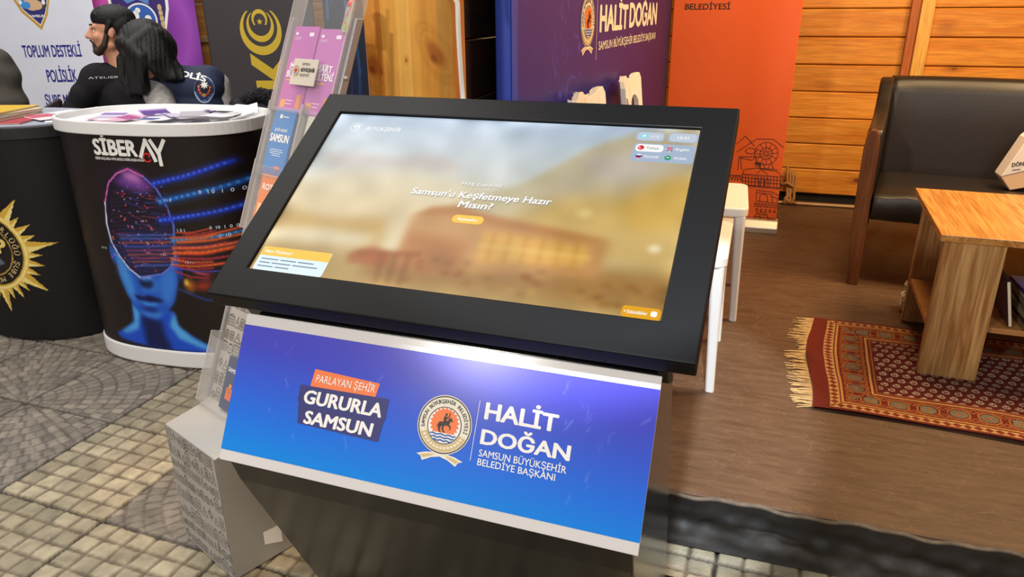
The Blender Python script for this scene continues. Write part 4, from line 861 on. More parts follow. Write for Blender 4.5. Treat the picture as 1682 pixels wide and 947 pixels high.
img = np.zeros((100, 60, 3)); img[:] = hx('#3c3739')
kb, ksh, kf = rollup('charcoal roll-up banner with large yellow crescent and vertical lettering', (-1.915, 6.0, 0), -.02, .84, 2.05, img, wav=.0)
cvk = lambda px, py: ((px - 428) * .00500, 1.10 - (py - 60) * .00500)
g = G(); KY = [mat('yellow print', '#c9a92c', .5), mat('gold thin print', '#b09a34', .5)]
kx, kzz = cvk(428, 60); S_ = .005
def cres(cx, cz, ro, ri, off, L, n=40):   # ring opened at the top, thick below
    V = []; a0, a1 = math.radians(128), math.radians(412)
    for i in range(n + 1):
        a = a0 + (a1 - a0) * i / n; V.append((kf(L)(cx + ro * math.cos(a), cz + ro * 1.12 * math.sin(a)))); V.append(kf(L)(cx + ri * math.cos(a), cz + off + ri * 1.12 * math.sin(a)))
    g.add(V, [(2 * i, 2 * i + 2, 2 * i + 3, 2 * i + 1) for i in range(n)], 0)
cres(kx, kzz, 32 * S_, 26 * S_, .03, 1); cres(kx, kzz + .035, 21 * S_, 17 * S_, .022, 1)
a0 = math.radians(-40); V = []
for i in range(31):
    a = math.radians(-40) + math.radians(260) * i / 30; V.append(kf(1)(kx + 12 * S_ * math.cos(a), kzz + .085 + 14 * S_ * math.sin(a))); V.append(kf(1)(kx + 9 * S_ * math.cos(a), kzz + .075 + 10 * S_ * math.sin(a)))
g.add(V, [(2 * i, 2 * i + 2, 2 * i + 3, 2 * i + 1) for i in range(30)], 0)
shape(g, [(kx + 5 * S_ * (1 if i % 2 == 0 else .42) * math.cos(PI / 2 + i * PI / 5), kzz + .065 + 5 * S_ * (1 if i % 2 == 0 else .42) * math.sin(PI / 2 + i * PI / 5)) for i in range(10)], kf(2), 0)
shape(g, [cvk(*p) for p in ((407, 110), (407, 93), (440, 117), (463, 92), (463, 109), (441, 135))], kf(1), 0); shape(g, [cvk(*p) for p in ((411, 134), (463, 134), (463, 147), (411, 147))], kf(1), 0)
x, z = cvk(464, 208); text(g, 'R', x, z, .255, .25, bold=.05, rot=PI / 2, f=kf(1)); x, z = cvk(464, 268); text(g, 'A', x, z, .255, .26, bold=.05, rot=PI / 2, f=kf(1)); x, z = cvk(464, 330); text(g, 'N', x, z, .255, .26, bold=.05, rot=PI / 2, f=kf(1))
x, z = cvk(478, 200); text(g, 'ŞUBE MÜDÜRLÜĞÜ', x, z, .034, .70, bold=.03, rot=PI / 2, f=kf(1), mi=1)
g.build('lettering', KY, ksh, fix=False)

cv = Cv(0, .8, 0, 2, 110, 280, '#0d1830')
for k in range(46):
    x = random.random() * .8; z = random.random() * 2; cv.line([(x, z), (x + random.uniform(-.05, .05), z + random.uniform(.2, .6))], random.uniform(.006, .03), random.choice(['#2f7fd8', '#1d4fa0', '#53b4ee', '#18356e']), random.uniform(.4, .9), .02)
cv.ell(.72, .86, .09, .08, '#a03ab8', .9, .6)
for k in range(9): cv.line([(.4 + .05 * k, .75 - .03 * k), (.5 + .06 * k, .4 - .02 * k)], .02, random.choice(['#3f9fe8', '#2a6fc8', '#63c8f4']), .8, .02)
rollup('dark banner with glowing blue streaks glimpsed between brochure rack and pine post', (-1.02, 5.6, 0), -.05, .62, 2.05, cv.I, wav=.008)

# ================================================================== THE POLICE STAND, LEFT
def sel(a, c, n, th):   # rounded-oval outline
    ct, st = math.cos(th), math.sin(th); return (a * math.copysign(abs(ct) ** (2 / n), ct), c * math.copysign(abs(st) ** (2 / n), st))
def oval(a, c, n, z, k=72): return [(*sel(a, c, n, 2 * PI * i / k), z) for i in range(k)]
# ---- printed counter with the white tray top
SA, SC, SN = .385, .235, 2.6
sib = thing('promo_counter', 'oval promotion counter with white tray top and printed glowing blue face', 'counter', (-1.265, 2.745, 0), -.246)
WPL = mat('white counter plastic', '#e9e8e8', .35)
g = G(); g.rings([oval(SA + .006, SC + .006, SN, z) for z in (0, .066)]); g.build('base_band', WPL, sib, bevel=.006)
g = G(); g.rings([oval(SA + .014, SC + .014, SN, z) for z in (.868, .912)] + [oval(SA + .002, SC + .002, SN, .913), oval(SA - .002, SC - .002, SN, .888), oval(.01, .01, SN, .886)], cap=True); g.build('tray_top', WPL, sib, bevel=.004)
g = G(); g.rings([oval(SA - .003, SC - .003, SN, z) for z in (.06, .87)]); g.build('core', mat('counter inside', '#151213', .6), sib)
BA = np.array([[-0.3435, 1.0312], [0.9145, -0.0208], [-0.4366, -1.1798], [0.4516, 0.1341]])
def Zp(ax, ay): return tuple(np.array([1, ax / 1000, ay / 1000, ax * ay / 1e6]) @ BA)
cv = Cv(-.39, .39, .06, .874, 330, 344, '#1d1413')
def ZP(pts): return [Zp(*p) for p in pts]
cv.ell(*Zp(430, 300), .17, .14, '#2a1830', .8, 1.0)
# shoulders, neck, face
cv.poly(ZP([(448, 690), (452, 760), (420, 790), (380, 812), (400, 830), (520, 855), (700, 875), (720, 866), (640, 800), (606, 770), (596, 720)]), '#1c4fd0', 1, 2)
cv.poly(ZP([(448, 690), (455, 760), (430, 785), (400, 803), (425, 808), (470, 790), (478, 730)]), '#58b4f6', .9, 3)
cv.poly(ZP([(596, 720), (608, 770), (650, 815), (716, 862), (690, 862), (610, 820), (580, 770)]), '#5cb8f8', .9, 3)
cv.poly(ZP([(480, 735), (500, 860), (590, 868), (560, 800), (555, 755)]), '#0c1440', .9, 5)
cv.poly(ZP([(372, 470), (385, 540), (408, 610), (430, 660), (455, 705), (500, 742), (540, 750), (575, 728), (600, 680), (614, 610), (618, 520), (590, 470), (480, 450)]), '#2358c8', 1, 2)
cv.poly(ZP([(375, 500), (400, 590), (430, 655), (470, 700), (455, 620), (430, 560), (410, 510)]), '#4aa0ee', .8, 5)
cv.poly(ZP([(560, 560), (600, 560), (606, 640), (585, 690), (560, 690), (548, 620)]), '#3b86e6', .8, 5)
cv.poly(ZP([(470, 600), (520, 590), (545, 620), (540, 650), (490, 650)]), '#3a86e4', .8, 4)
cv.poly(ZP([(470, 600), (495, 612), (525, 608), (527, 632), (505, 640), (482, 630)]), '#0d1238', .9, 3)
cv.poly(ZP([(455, 660), (490, 668), (510, 662), (530, 668), (566, 680), (540, 688), (500, 684), (470, 678)]), '#0b1240', .95, 2)
cv.poly(ZP([(475, 682), (510, 688), (548, 688), (530, 702), (500, 702)]), '#3f8fe8', .9, 2)
cv.poly(ZP([(480, 706), (530, 708), (545, 722), (505, 722)]), '#10195a', .8, 3)
cv.poly(ZP([(470, 722), (510, 740), (545, 742), (560, 722), (530, 730)]), '#4fa6f0', .7, 3)
cv.ell(*Zp(372, 520), .014, .05, '#2b62d0', .9, .6); cv.ell(*Zp(622, 580), .012, .04, '#1b3ea8', .9, .6)
cv.poly(ZP([(470, 590), (520, 588), (520, 600), (480, 602)]), '#bcdcfc', .8, 2)
# wire cap over the eyes
cap_ = [(352, 420), (346, 350), (362, 285), (395, 255), (440, 240), (500, 262), (548, 300), (585, 360), (604, 420), (606, 520), (590, 560), (560, 585), (480, 598), (440, 570), (405, 530), (370, 480)]
cv.poly(ZP(cap_), '#1a1226', .92, 1)
cv.poly(ZP([(380, 280), (440, 240), (500, 262), (540, 300), (500, 318), (430, 300)]), '#8a4ac0', .7, 5); cv.poly(ZP([(410, 250), (470, 250), (500, 285), (440, 275)]), '#f09ad6', .6, 4)
cv.poly(ZP([(390, 440), (600, 420), (604, 520), (560, 580), (470, 590), (410, 520)]), '#2a2a68', .6, 6)
for k in range(22):
    y = 300 + k * 13; cv.line(ZP([(360 + 2 * abs(k - 8), y + 10), (480, y), (590, y + 16)]), .0016, '#6b5a6e', .35)
for k in range(20): x = 370 + k * 12; cv.line(ZP([(x, 300), (x + 8, 420), (x + 20, 560)]), .0014, '#5c5070', .3)
for k in range(90):
    x = random.uniform(370, 598); y = random.uniform(290, 575); cv.ell(*Zp(x, y), .0045, .004, random.choice(['#e03a4a', '#c02a3a', '#5a78ff', '#c25ad0', '#c8c0d0', '#ff7a5a']), .85, .5)
for k in range(40):
    x = random.uniform(380, 560); y = random.uniform(310, 560); l = random.uniform(15, 60); cv.line(ZP([(x, y), (x + l, y + random.uniform(-14, 14))]), .0022, random.choice(['#a83048', '#3f62d8', '#7a6a88', '#c04a5a']), .7)
for k in range(9):
    y = 455 + k * 13; cv.line(ZP([(400 + k * 8, y), (600, y - 6)]), .006, random.choice(['#3f74f0', '#e06a3a', '#4f8cff', '#c84a6a']), .55, .006)
rim = ZP(cap_ + cap_[:1]); cv.line(rim, .0065, '#8a4ad8', .55, .008); cv.line(ZP(cap_[:6]), .005, '#e86ab0', .9, .003); cv.line(ZP(cap_[5:9]), .004, '#5f8cff', .9, .003); cv.line(ZP(cap_[8:13]), .004, '#5c9cff', .8, .003); cv.line(ZP(cap_[12:] + cap_[:2]), .0055, '#cfe4ff', .95, .003)
# streaks of data to the right
def streak(p, q, w_, c1, c2, n):
    cv.line(ZP([p, ((p[0] + q[0]) / 2, (p[1] + q[1]) / 2 + 6), q]), w_ * 2.2, c1, .5, w_ * 1.6); cv.line(ZP([p, ((p[0] + q[0]) / 2, (p[1] + q[1]) / 2 + 6), q]), w_, c1, .8, w_ * .6)
    for k in range(n):
        t_ = k / n; x, z = Zp(p[0] + (q[0] - p[0]) * t_, p[1] + (q[1] - p[1]) * t_ + 12 * t_ * (1 - t_)); cv.ell(x, z, w_ * .5, w_ * .5, c2, .75, .8)
streak((540, 282), (776, 222), .014, '#1f3fd8', '#5a80ff', 14); streak((560, 340), (900, 262), .015, '#1c5fc8', '#58b4f4', 18); streak((560, 402), (900, 348), .014, '#1f3fe0', '#5a8cff', 22)
streak((600, 470), (900, 440), .010, '#2a7ad8', '#8ad0ff', 20); streak((600, 492), (860, 486), .008, '#2a2a8a', '#6a6af0', 20)
for k in range(18):
    y0 = random.uniform(440, 580); y1 = 410 + (y0 - 430) * 1.25 + random.uniform(-12, 12); streak((random.uniform(590, 660), y0), (random.uniform(700, 830), y1), random.uniform(.003, .007), random.choice(['#c8381f', '#e8622a', '#a02838', '#3a4ae0', '#e84a2a', '#b8304a']), random.choice(['#ff8a4a', '#ff5a3a', '#ffb06a']), 10)
cv.ell(*Zp(650, 625), .03, .04, '#d8821f', .9, 1.0); cv.ell(*Zp(690, 630), .05, .03, '#c03a1a', .9, 1.0); cv.ell(*Zp(640, 615), .014, .02, '#f7d65a', .95, 1.0); cv.ell(*Zp(700, 600), .04, .05, '#8a2a3a', .6, 1.0)
cv.line(ZP([(620, 640), (700, 680), (760, 692)]), .008, '#2a4ac0', .7, .01)
ths = np.linspace(-PI, 0, 330); XY = np.array([sel(SA, SC, SN, t) for t in np.linspace(-PI * 1.0, 0, 1400)])
sl_ = np.r_[0, np.cumsum(np.hypot(*np.diff(XY, axis=0).T))]; si = np.linspace(0, sl_[-1], 360); gx = np.interp(si, sl_, XY[:, 0]); gy = np.interp(si, sl_, XY[:, 1])
zr = np.linspace(.066, .868, 330); GX, GZ = np.meshgrid(gx, zr); GY = np.tile(gy, (330, 1))
ci = np.clip(np.round((GX + .39) / .78 * 329).astype(int), 0, 329); ri = np.clip(np.round((GZ - .06) / .814 * 343).astype(int), 0, 343)
WR = print_grid('printed_wrap', vmat('counter print', .38, .4), sib, np.stack([GX, GY, GZ], -1), cv.I[ri, ci])
def sf_(off=.0016):
    def f(x, z):
        xx_ = min(abs(x) / SA, .9999); return (x, -SC * (1 - xx_ ** SN) ** (1 / SN) - off, z)
    return f
def zw(g, s, ax, ay, cap, w_px, mi=0, bold=.04, off=.0016):
    x0, z0 = Zp(ax, ay); x1, z1 = Zp(ax + w_px, ay); F0 = sf_(off); text(g, s, 0, 0, cap, x1 - x0, bold=bold, mi=mi, f=lambda x, y: F0(x0 + x, z0 + y + (z1 - z0) * x / (x1 - x0) * .3))
g = G(); F0 = sf_()
x0, z0 = Zp(314, 180); text(g, 'SİBER', -.124, .7975, .056, .18, bold=.045, f=F0); x1, z1 = Zp(478, 196)
stroke(g, [(.066, .800), (.092, .853), (.112, .806), (.118, .788)], .013, F0); stroke(g, [(.112, .852), (.134, .812), (.158, .853)], .013, F0); stroke(g, [(.135, .815), (.137, .774)], .013, F0)
text(g, 'SİBER SUÇLARLA MÜCADELE DAİRE BAŞKANLIĞI', -.124, .782, .0085, .20, bold=.02, f=F0); g.build('counter_title', M_['white_ink'], WR, fix=False)
g = G(); annulus(g, .090, .796, .0165, .0115, sf_(.0022), 0, 30, .6, 5.8); shape(g, [(.098 + .006 * (1 if i % 2 == 0 else .42) * math.cos(i * PI / 5), .800 + .006 * (1 if i % 2 == 0 else .42) * math.sin(i * PI / 5)) for i in range(10)], sf_(.0022)); g.build('crescent', M_['red_ink'], WR, fix=False)
PBD = mat('pale blue print', '#d8e6f8', .5)
for (s_, x_, y_, cp) in (('1 0 1', 618, 440, .011), ('0  10  1  0  0', 716, 436, .011), ('0   1 0   1   0   0', 688, 318, .013), ('0  10', 740, 466, .012), ('1 0 1 1', 640, 548, .008), ('1 0 1', 560, 520, .008), ('0 1 0', 330, 506, .008), ('1 1 0', 575, 340, .010)):
    a_, b_ = Zp(x_, y_); g = G(); text(g, s_, a_, b_, cp, bold=.01, f=F0); g.build('binary_digits', PBD, WR, fix=False)

# ---- flyers scattered in the tray
def sheet(name, label, cat, group, loc, rot, w_, l_, col, tilt=(0, 0), marks=(), th=.0012, curl=.0):
    t = thing(name, label, cat, loc, rot, group); t.rotation_euler = (tilt[0], tilt[1], rot)
    g = G(); R1 = []
    for k in range(9):
        y = -l_ / 2 + l_ * k / 8; dz = curl * (2 * k / 8 - 1) ** 2; R1.append([(-w_ / 2, y, dz), (w_ / 2, y, dz), (w_ / 2, y, dz + th), (-w_ / 2, y, dz + th)])
    g.rings(R1); g.build('paper', mat('paper ' + col, col, .5), t)
    if marks:
        g = G(); ms = []
        for i, (c, x0, x1, y0, y1) in enumerate(marks):
            ms.append(mat('ink ' + c, c, .5)); shape(g, [(x0 * w_, y0 * l_), (x1 * w_, y0 * l_), (x1 * w_, y1 * l_), (x0 * w_, y1 * l_)], lambda x, y: (x, y, th + .0006 + curl * (2 * y / l_) ** 2), i)
        g.build('print', ms, t, fix=False)
    return t
SM = Matrix.Translation((-1.265, 2.745, 0)) @ Matrix.Rotation(-.246, 4, 'Z')
TR = .888
fly = [('white flyer with violet heading at the left end of the white tray', -.25, .00, .3, '#eceaf0', (('#8a6fb4', -.45, .45, .2, .45), ('#b9b2c8', -.4, .4, -.3, .1))),
       ('pink flyer left of centre in the white tray', -.15, -.07, -.4, '#d9a9c4', (('#a8508a', -.45, .45, .1, .4), ('#f2e4ee', -.4, .2, -.4, -.1))),
       ('purple flyer in the middle of the white tray', -.07, .05, .9, '#a98cc4', (('#5a3a8a', -.45, .45, -.1, .4),)),
       ('white flyer with blue block in the middle of the white tray', .02, -.06, .2, '#f0eff2', (('#4a5aa0', -.45, .1, -.4, .0), ('#c9c9d8', -.4, .4, .15, .4))),
       ('lilac flyer right of centre in the white tray', .09, .03, -.7, '#cfc2de', (('#7a5aa8', -.4, .4, .05, .42),)),
       ('grey folded flyer right of centre in the white tray', .15, -.04, .55, '#aeaab4', (('#6a6672', -.45, .45, -.45, -.1),)),
       ('plain white flyer standing up a little at the right of the tray', .235, .02, .1, '#f4f3f5', (('#d0d0d6', -.4, .4, -.1, .35),)),
       ('white flyer at the back right corner of the tray', .20, .11, -.2, '#efeef0', ())]
for k, (lb, x, y, r, c, mk) in enumerate(fly):
    p = SM @ Vector((x, y, TR + .0035 * k + .002)); sheet('flyer', lb, 'flyer', 'flyers in the white counter tray', p, r - .246, .10, .17, c, (.015 * (-1) ** k, .02), mk, curl=.004 + .003 * (k % 3))
p = SM @ Vector((.31, .035, .905)); sheet('flyer', 'white curled leaflet propped against the right rim of the tray', 'flyer', 'flyers in the white counter tray', p, .2, .09, .14, '#f3f2f3', (.12, -.25), (), curl=.018)

# ---- black counter with the gold star
KA, KC, KN = .335, .265, 2.3; KX, KY_, KR = -1.985, 3.02, -.28
bc = thing('promo_counter', 'black round promotion counter with large gold police star at the left edge', 'counter', (KX, KY_, 0), KR)
BLK = mat('black fabric', '#161415', .7, spec=.25)
def taper(z): return .965 + .035 * z / .885
g = G(); g.rings([oval(KA * taper(z) - .004, KC * taper(z) - .004, KN, z) for z in (.0, .3, .6, .848)]); g.build('core', BLK, bc)
g = G(); g.rings([oval(KA + .006, KC + .006, KN, z) for z in (.816, .862)]); g.build('top_edge', mat('black rubber edge', '#1b191a', .5), bc, bevel=.004)
g = G(); g.rings([oval(KA - .004, KC - .004, KN, z) for z in (.862, .8675)]); g.build('counter_top', mat('grey worktop', '#9aa0b0', .45), bc, bevel=.001)
cv = Cv(-.34, .34, 0, .84, 290, 358, '#161415')
sx0, sz0, SR = -.004, .385, .268
for k in range(32):
    a = PI / 2 + PI * k / 16 + .10; R0 = SR * (1.0 if k % 4 == 0 else .84 if k % 2 == 0 else .80); hw = PI / 32 * (1.9 if k % 4 == 0 else 1.25)
    tip = (sx0 + R0 * math.cos(a), sz0 + R0 * math.sin(a)); b1 = (sx0 + SR * .58 * math.cos(a - hw), sz0 + SR * .58 * math.sin(a - hw)); b2 = (sx0 + SR * .58 * math.cos(a + hw), sz0 + SR * .58 * math.sin(a + hw))
    cv.poly([(sx0, sz0), b1, tip], '#f2dc86'); cv.poly([(sx0, sz0), tip, b2], '#d6ac40'); cv.line([(sx0, sz0), tip], .0025, '#c09430', .6)
cv.ell(sx0, sz0, SR * .63, SR * .63, '#e6c45a', 1, .02); cv.ring(sx0, sz0, SR * .6, SR * .6, .02, '#fff0b0'); cv.ell(sx0, sz0, SR * .56, SR * .56, '#8a6a20', 1, .02); cv.ell(sx0, sz0, SR * .545, SR * .545, '#1a1718', 1, .02)
cv.ring(sx0, sz0, SR * .39, SR * .39, .03, '#d2ab45'); cv.ell(sx0, sz0, SR * .375, SR * .375, '#221c1c', 1, .02)
cv.poly([(sx0 - .05, sz0 - .05), (sx0 + .04, sz0 - .03), (sx0 + .06, sz0 - .055), (sx0 - .02, sz0 - .075)], '#6d7884', .9, 1)
XY = np.array([sel(KA, KC, KN, t) for t in np.linspace(-PI, 0, 1400)]); sl_ = np.r_[0, np.cumsum(np.hypot(*np.diff(XY, axis=0).T))]; si = np.linspace(0, sl_[-1], 300); gx = np.interp(si, sl_, XY[:, 0]); gy = np.interp(si, sl_, XY[:, 1])
zr = np.linspace(0.004, .816, 320); GX, GZ = np.meshgrid(gx, zr); TP = taper(GZ)
ci = np.clip(np.round((GX + .34) / .68 * 289).astype(int), 0, 289); ri = np.clip(np.round(GZ / .84 * 357).astype(int), 0, 357)
BW = print_grid('printed_wrap', vmat('black counter print', .55, .3), bc, np.stack([GX * TP, np.tile(gy, (320, 1)) * TP, GZ], -1), cv.I[ri, ci])
def kf_(x, z):
    q = min(abs(x) / KA, .9999); t_ = taper(z); return (x * t_, -KC * (1 - q ** KN) ** (1 / KN) * t_ - .0018, z)
g = G(); arctext(g, 'EMNİYET MÜDÜRLÜĞÜ', sx0, sz0, SR * .43, .021, 1.05 * PI, -.05 * PI, kf_, 0); arctext(g, 'ŞUBE MÜDÜRLÜĞÜ', sx0, sz0, SR * .43, .021, -.1 * PI, -.9 * PI, kf_, 0)
text(g, 'KOP', sx0 - .088, sz0 - .012, .062, .176, bold=.06, f=kf_, mi=1); g.build('badge_lettering', [M_['gold_ink'], mat('bright gold print', '#ecd27a', .4)], BW, fix=False)
# magazines and papers on it
KM_ = Matrix.Translation((KX, KY_, 0)) @ Matrix.Rotation(KR, 4, 'Z')
zz = .8678
for k, (c, th, x, y, r, lb) in enumerate((('#b03a4a', .006, .10, -.115, .35, 'red magazine at the bottom of the stack on the black counter'), ('#8a8f86', .012, .02, -.10, .2, 'grey green magazine in the middle of the stack on the black counter'), ('#d9d2c4', .010, .015, -.095, .1, 'beige magazine second from top of the stack on the black counter'), ('#d8b23a', .007, .0, -.09, .25, 'yellow covered magazine topmost on the black counter stack'))):
    booklet('magazine', lb, 'magazine', 'magazines stacked on the black counter', .19, .25, th, c, x - .02, y + .02, zz, r, M=KM_); zz += th + .0005
sheet('flyer', 'white leaflet at the right edge of the black counter', 'flyer', 'leaflets on the black counter', KM_ @ Vector((.235, -.02, .8685)), .5, .10, .2, '#f1f0f2', (0, 0), (('#c9c4cc', -.4, .4, .2, .4),))
sheet('flyer', 'pink and white leaflet beside the stack on the black counter', 'flyer', 'leaflets on the black counter', KM_ @ Vector((.165, -.03, .8742)), 0.9, .10, .2, '#e6d6dc', (0, 0), (('#c0506a', -.45, .45, -.1, .4),))
sheet('flyer', 'white leaflet at the back of the black counter', 'flyer', 'leaflets on the black counter', KM_ @ Vector((.15, .14, .8685)), 1.2, .12, .2, '#dcdde6', (0, 0), ())
# ---- third counter, mostly behind the brochure rack
tc_ = thing('promo_counter', 'dark counter with cream wooden top glimpsed between white tray counter and brochure rack', 'counter', (-.665, 3.03, 0), 0)
g = G(); g.rings([oval(.25, .2, 2.2, z) for z in (0, .84)]); g.build('body', mat('dark brown panel', '#2a211f', .5), tc_)
g = G(); g.rings([oval(.268, .218, 2.2, z) for z in (.84, .878)]); g.build('counter_top', mat('cream laminate', '#ddd2bd', .4), tc_, bevel=.004)
g = G(); g.rings([oval(.262, .212, 2.2, z) for z in (.8785, .884)]); g.build('top_inlay', mat('brown inlay', '#8a7a60', .4), tc_)

# ================================================================== THE BROCHURE RACK
rk = thing('brochure_rack', 'grey metal brochure rack with clear pockets and line drawn panels behind the kiosk', 'rack', (-.7515, 1.4635, 0), -.717)
RM = Matrix.Translation((-.7515, 1.4635, 0)) @ Matrix.Rotation(-.717, 4, 'Z')
GM = mat('grey sheet metal', '#a9a6a2', .4, metal=.25); ACR = mat('clear acrylic', '#f4f6f8', .06, spec=.6, alpha=.07); ACE = mat('acrylic edge', '#d9d6d2', .2, alpha=.4)
HWD = .1177
def city(seed, nx, ny, w_, h_):
    rg = random.Random(seed); c = Cv(0, w_, 0, h_, nx, ny, '#a8a49f'); ink = '#35312f'; lw = .0019
    y = .008
    while y < h_ - .02:
        x = .004; rowh = rg.uniform(.022, .042)
        while x < w_ - .012:
            bw, bh = rg.uniform(.010, .026), rg.uniform(.5, 1.0) * rowh; k = rg.random()
            if k < .72:
                c.line([(x, y), (x, y + bh), (x + bw, y + bh), (x + bw, y), (x, y)], lw, ink, .9)
                for q in range(1, 4): c.line([(x + bw * q / 4, y + bh * .15), (x + bw * q / 4, y + bh * .8)], lw * .8, ink, .7)
                for q in range(1, 3): c.line([(x, y + bh * q / 3), (x + bw, y + bh * q / 3)], lw * .8, ink, .7)
                if rg.random() < .5: c.line([(x, y + bh), (x + bw / 2, y + bh * 1.25), (x + bw, y + bh)], lw, ink, .9)
            elif k < .85:
                c.line([(x, y), (x + bw * .5, y + bh), (x + bw, y), (x, y)], lw, ink, .9); c.line([(x + bw * .25, y + bh * .5), (x + bw * .8, y + bh * .4)], lw, ink, .8)
            else:
                c.ring(x + bw / 2, y + bh / 2, bw * .45, bw * .45, .14, ink, .9); c.line([(x + bw * .5, y), (x + bw * .5, y + bh)], lw, ink, .8); c.line([(x, y + bh * .6), (x + bw, y + bh * .4)], lw, ink, .8)
            x += bw + rg.uniform(.002, .008)
        y += rowh + rg.uniform(.004, .012)
    return c
LM = vmat('line drawn print', .45, .4, grime=.06, gscale=6)
g = G(); g.prism([(0, 0), (0, .335), (.088, .35), (.115, .36), (.42, .36), (.42, 0)], -HWD, HWD, 'x'); BASE = g.build('base_box', GM, rk, bevel=.002)
c = city(5, 200, 285, 2 * HWD, .335); print_grid('base_line_drawing', LM, BASE, np.stack([c.X - HWD, np.full_like(c.X, -.0008), c.Y], -1), c.I)
g = G(); g.add([(HWD + .0008, .085, .086), (HWD + .0008, .132, .082), (HWD + .0008, .132, .030), (HWD + .0008, .085, .050)], [(0, 1, 2, 3)]); g.build('white_sticker', M_['white_ink'], BASE, fix=False)
LA = math.atan2(.42, .996); bv = Vector((0, math.sin(LA), math.cos(LA))); bn = Vector((0, -math.cos(LA), math.sin(LA)))
BMX = Matrix(((1, 0, 0, 0), (0, bv.y, bn.y, .118), (0, bv.z, bn.z, .352), (0, 0, 0, 1)))     # x, along the board, out of the board
g = G(); g.box(-HWD, HWD, 0, .78, -.012, 0, M=BMX); BRD = g.build('back_board', GM, rk, bevel=.002)
c = city(9, 130, 400, 2 * HWD, .76); P3 = np.stack([c.X - HWD, np.full_like(c.X, 0), c.Y], -1)
P3 = np.stack([c.X - HWD, BMX[1][1] * c.Y + BMX[1][2] * .0008 + BMX[1][3], BMX[2][1] * c.Y + BMX[2][2] * .0008 + BMX[2][3]], -1); print_grid('board_line_drawing', LM, BRD, P3, c.I)
for sx in (-1, 1):
    g = G(); x0 = sx * (HWD + .006); g.prism([(.112, .36), (.132, .36), (.500, 1.245), (.480, 1.245)], x0 - .005, x0 + .005, 'x'); o = g.build('upright', mat('aluminium upright', '#b4b2b4', .35, metal=.5), rk, bevel=.002)
    if sx > 0:
        for zz_ in (1.12, .9): g = G(); g.ball((x0 + .006, .500 - (1.245 - zz_) * .4217 - .012, zz_), .005, 8); g.build('screw', ALU, o, smooth=True)
def pocket(x0, x1, w0, w1, o0, o1):
    """clear holder: front sheet, sides and floor, in board coordinates"""
    g = G(); t_ = .0022; g.box(x0, x1, w0, w1, o1 - t_, o1, M=BMX); g.box(x0, x1, w0, w0 + t_, o0, o1, M=BMX)
    p = g.build('clear_pocket', ACR, rk)
    for xx_ in (x0, x1): g = G(); g.box(xx_ - .0025, xx_ + .0025, w0, w1 + .012, o0 - .004, o1 + .001, M=BMX); g.build('side_wall', ACE, p)
    return p
pocket(-HWD, HWD, .0, .165, .002, .036)
pocket(-HWD, HWD, .44, .60, .0, .026); pocket(-HWD, .018, .575, .745, -.004, .024); pocket(.022, HWD, .575, .745, -.004, .024)
pocket(-HWD + .002, HWD - .002, .735, 1.005, -.008, .022)
g = G(); g.ball((HWD - .026, .500, 1.272), (.015, .013, .012), 12); g.build('red_cap', mat('red plastic cap', '#d8392f', .35), rk, smooth=True)
m, N, L, b = nt_new('holographic foil'); tcn = N.new('ShaderNodeTexCoord'); vn = N.new('ShaderNodeTexVoronoi'); vn.inputs['Scale'].default_value = 120; L.new(tcn.outputs['Object'], vn.inputs['Vector']); mxn = N.new('ShaderNodeMix'); mxn.data_type = 'RGBA'; mxn.inputs[0].default_value = .55; L.new(vn.outputs['Color'], mxn.inputs[6]); mxn.inputs[7].default_value = (*lin(hx('#d8b878')), 1); L.new(mxn.outputs[2], b.inputs['Base Color']); b.inputs['Roughness'].default_value = .2; b.inputs['Metallic'].default_value = .4
g = G(); g.box(HWD - .034, HWD - .004, .93, 1.0, .012, .0155, M=BMX); g.build('foil_sticker', m, rk)
g = G(); g.box(-.052, .044, .80, .862, .0225, .026, M=BMX); SG = g.build('name_card', mat('cream card', '#cfc6b8', .45), rk, bevel=.0006)
bm3 = lambda o_: (lambda L=1: (lambda x, y: tuple(BMX @ Vector((x, y, o_ + .0004 * L)))))
emblem(SG, bm3(.026), -.034, .833, .0125, rise=1)
g = G(); f_ = bm3(.026)(2); text(g, 'SAMSUN', -.016, .847, .006, .03, f=f_); text(g, 'BÜYÜKŞEHİR', -.016, .832, .0085, .054, bold=.03, f=f_); text(g, 'BELEDİYESİ', -.016, .821, .006, .036, f=f_); g.build('lettering', M_['dark_ink'], SG, fix=False)
# ---- brochures in the pockets (each its own thing)
def brochure(label, x0, x1, w0, w1, o_, cover, writing, th=.006, group='brochures in the rack', marks=()):
    t = thing('brochure', label, 'brochure', (0, 0, 0), 0, group); t.matrix_world = RM @ BMX @ Matrix.Translation((x0, w0, o_))
    W_, H_ = x1 - x0, w1 - w0
    g = G(); g.box(0, W_, 0, H_, 0, th); CO = g.build('cover', mat('brochure ' + cover, cover, .4), t)
    g = G(); ms = {}
    def mi(c):
        if c not in ms: ms[c] = len(ms)
        return ms[c]
    f_ = lambda x, y: (x, y, th + .0006)
    for c, a, b_, p, q in marks: shape(g, [(a * W_, p * H_), (b_ * W_, p * H_), (b_ * W_, q * H_), (a * W_, q * H_)], f_, mi(c))
    f2 = lambda x, y: (x, y, th + .001)
    for s_, x, y, cap, wd, c in writing: text(g, s_, x * W_, y * H_, cap * W_, wd * W_, bold=.035, f=f2, mi=mi(c))
    if ms: g.build('cover_print', [mat('brochure ink ' + c, c, .45) for c in ms], CO, fix=False)
    return t
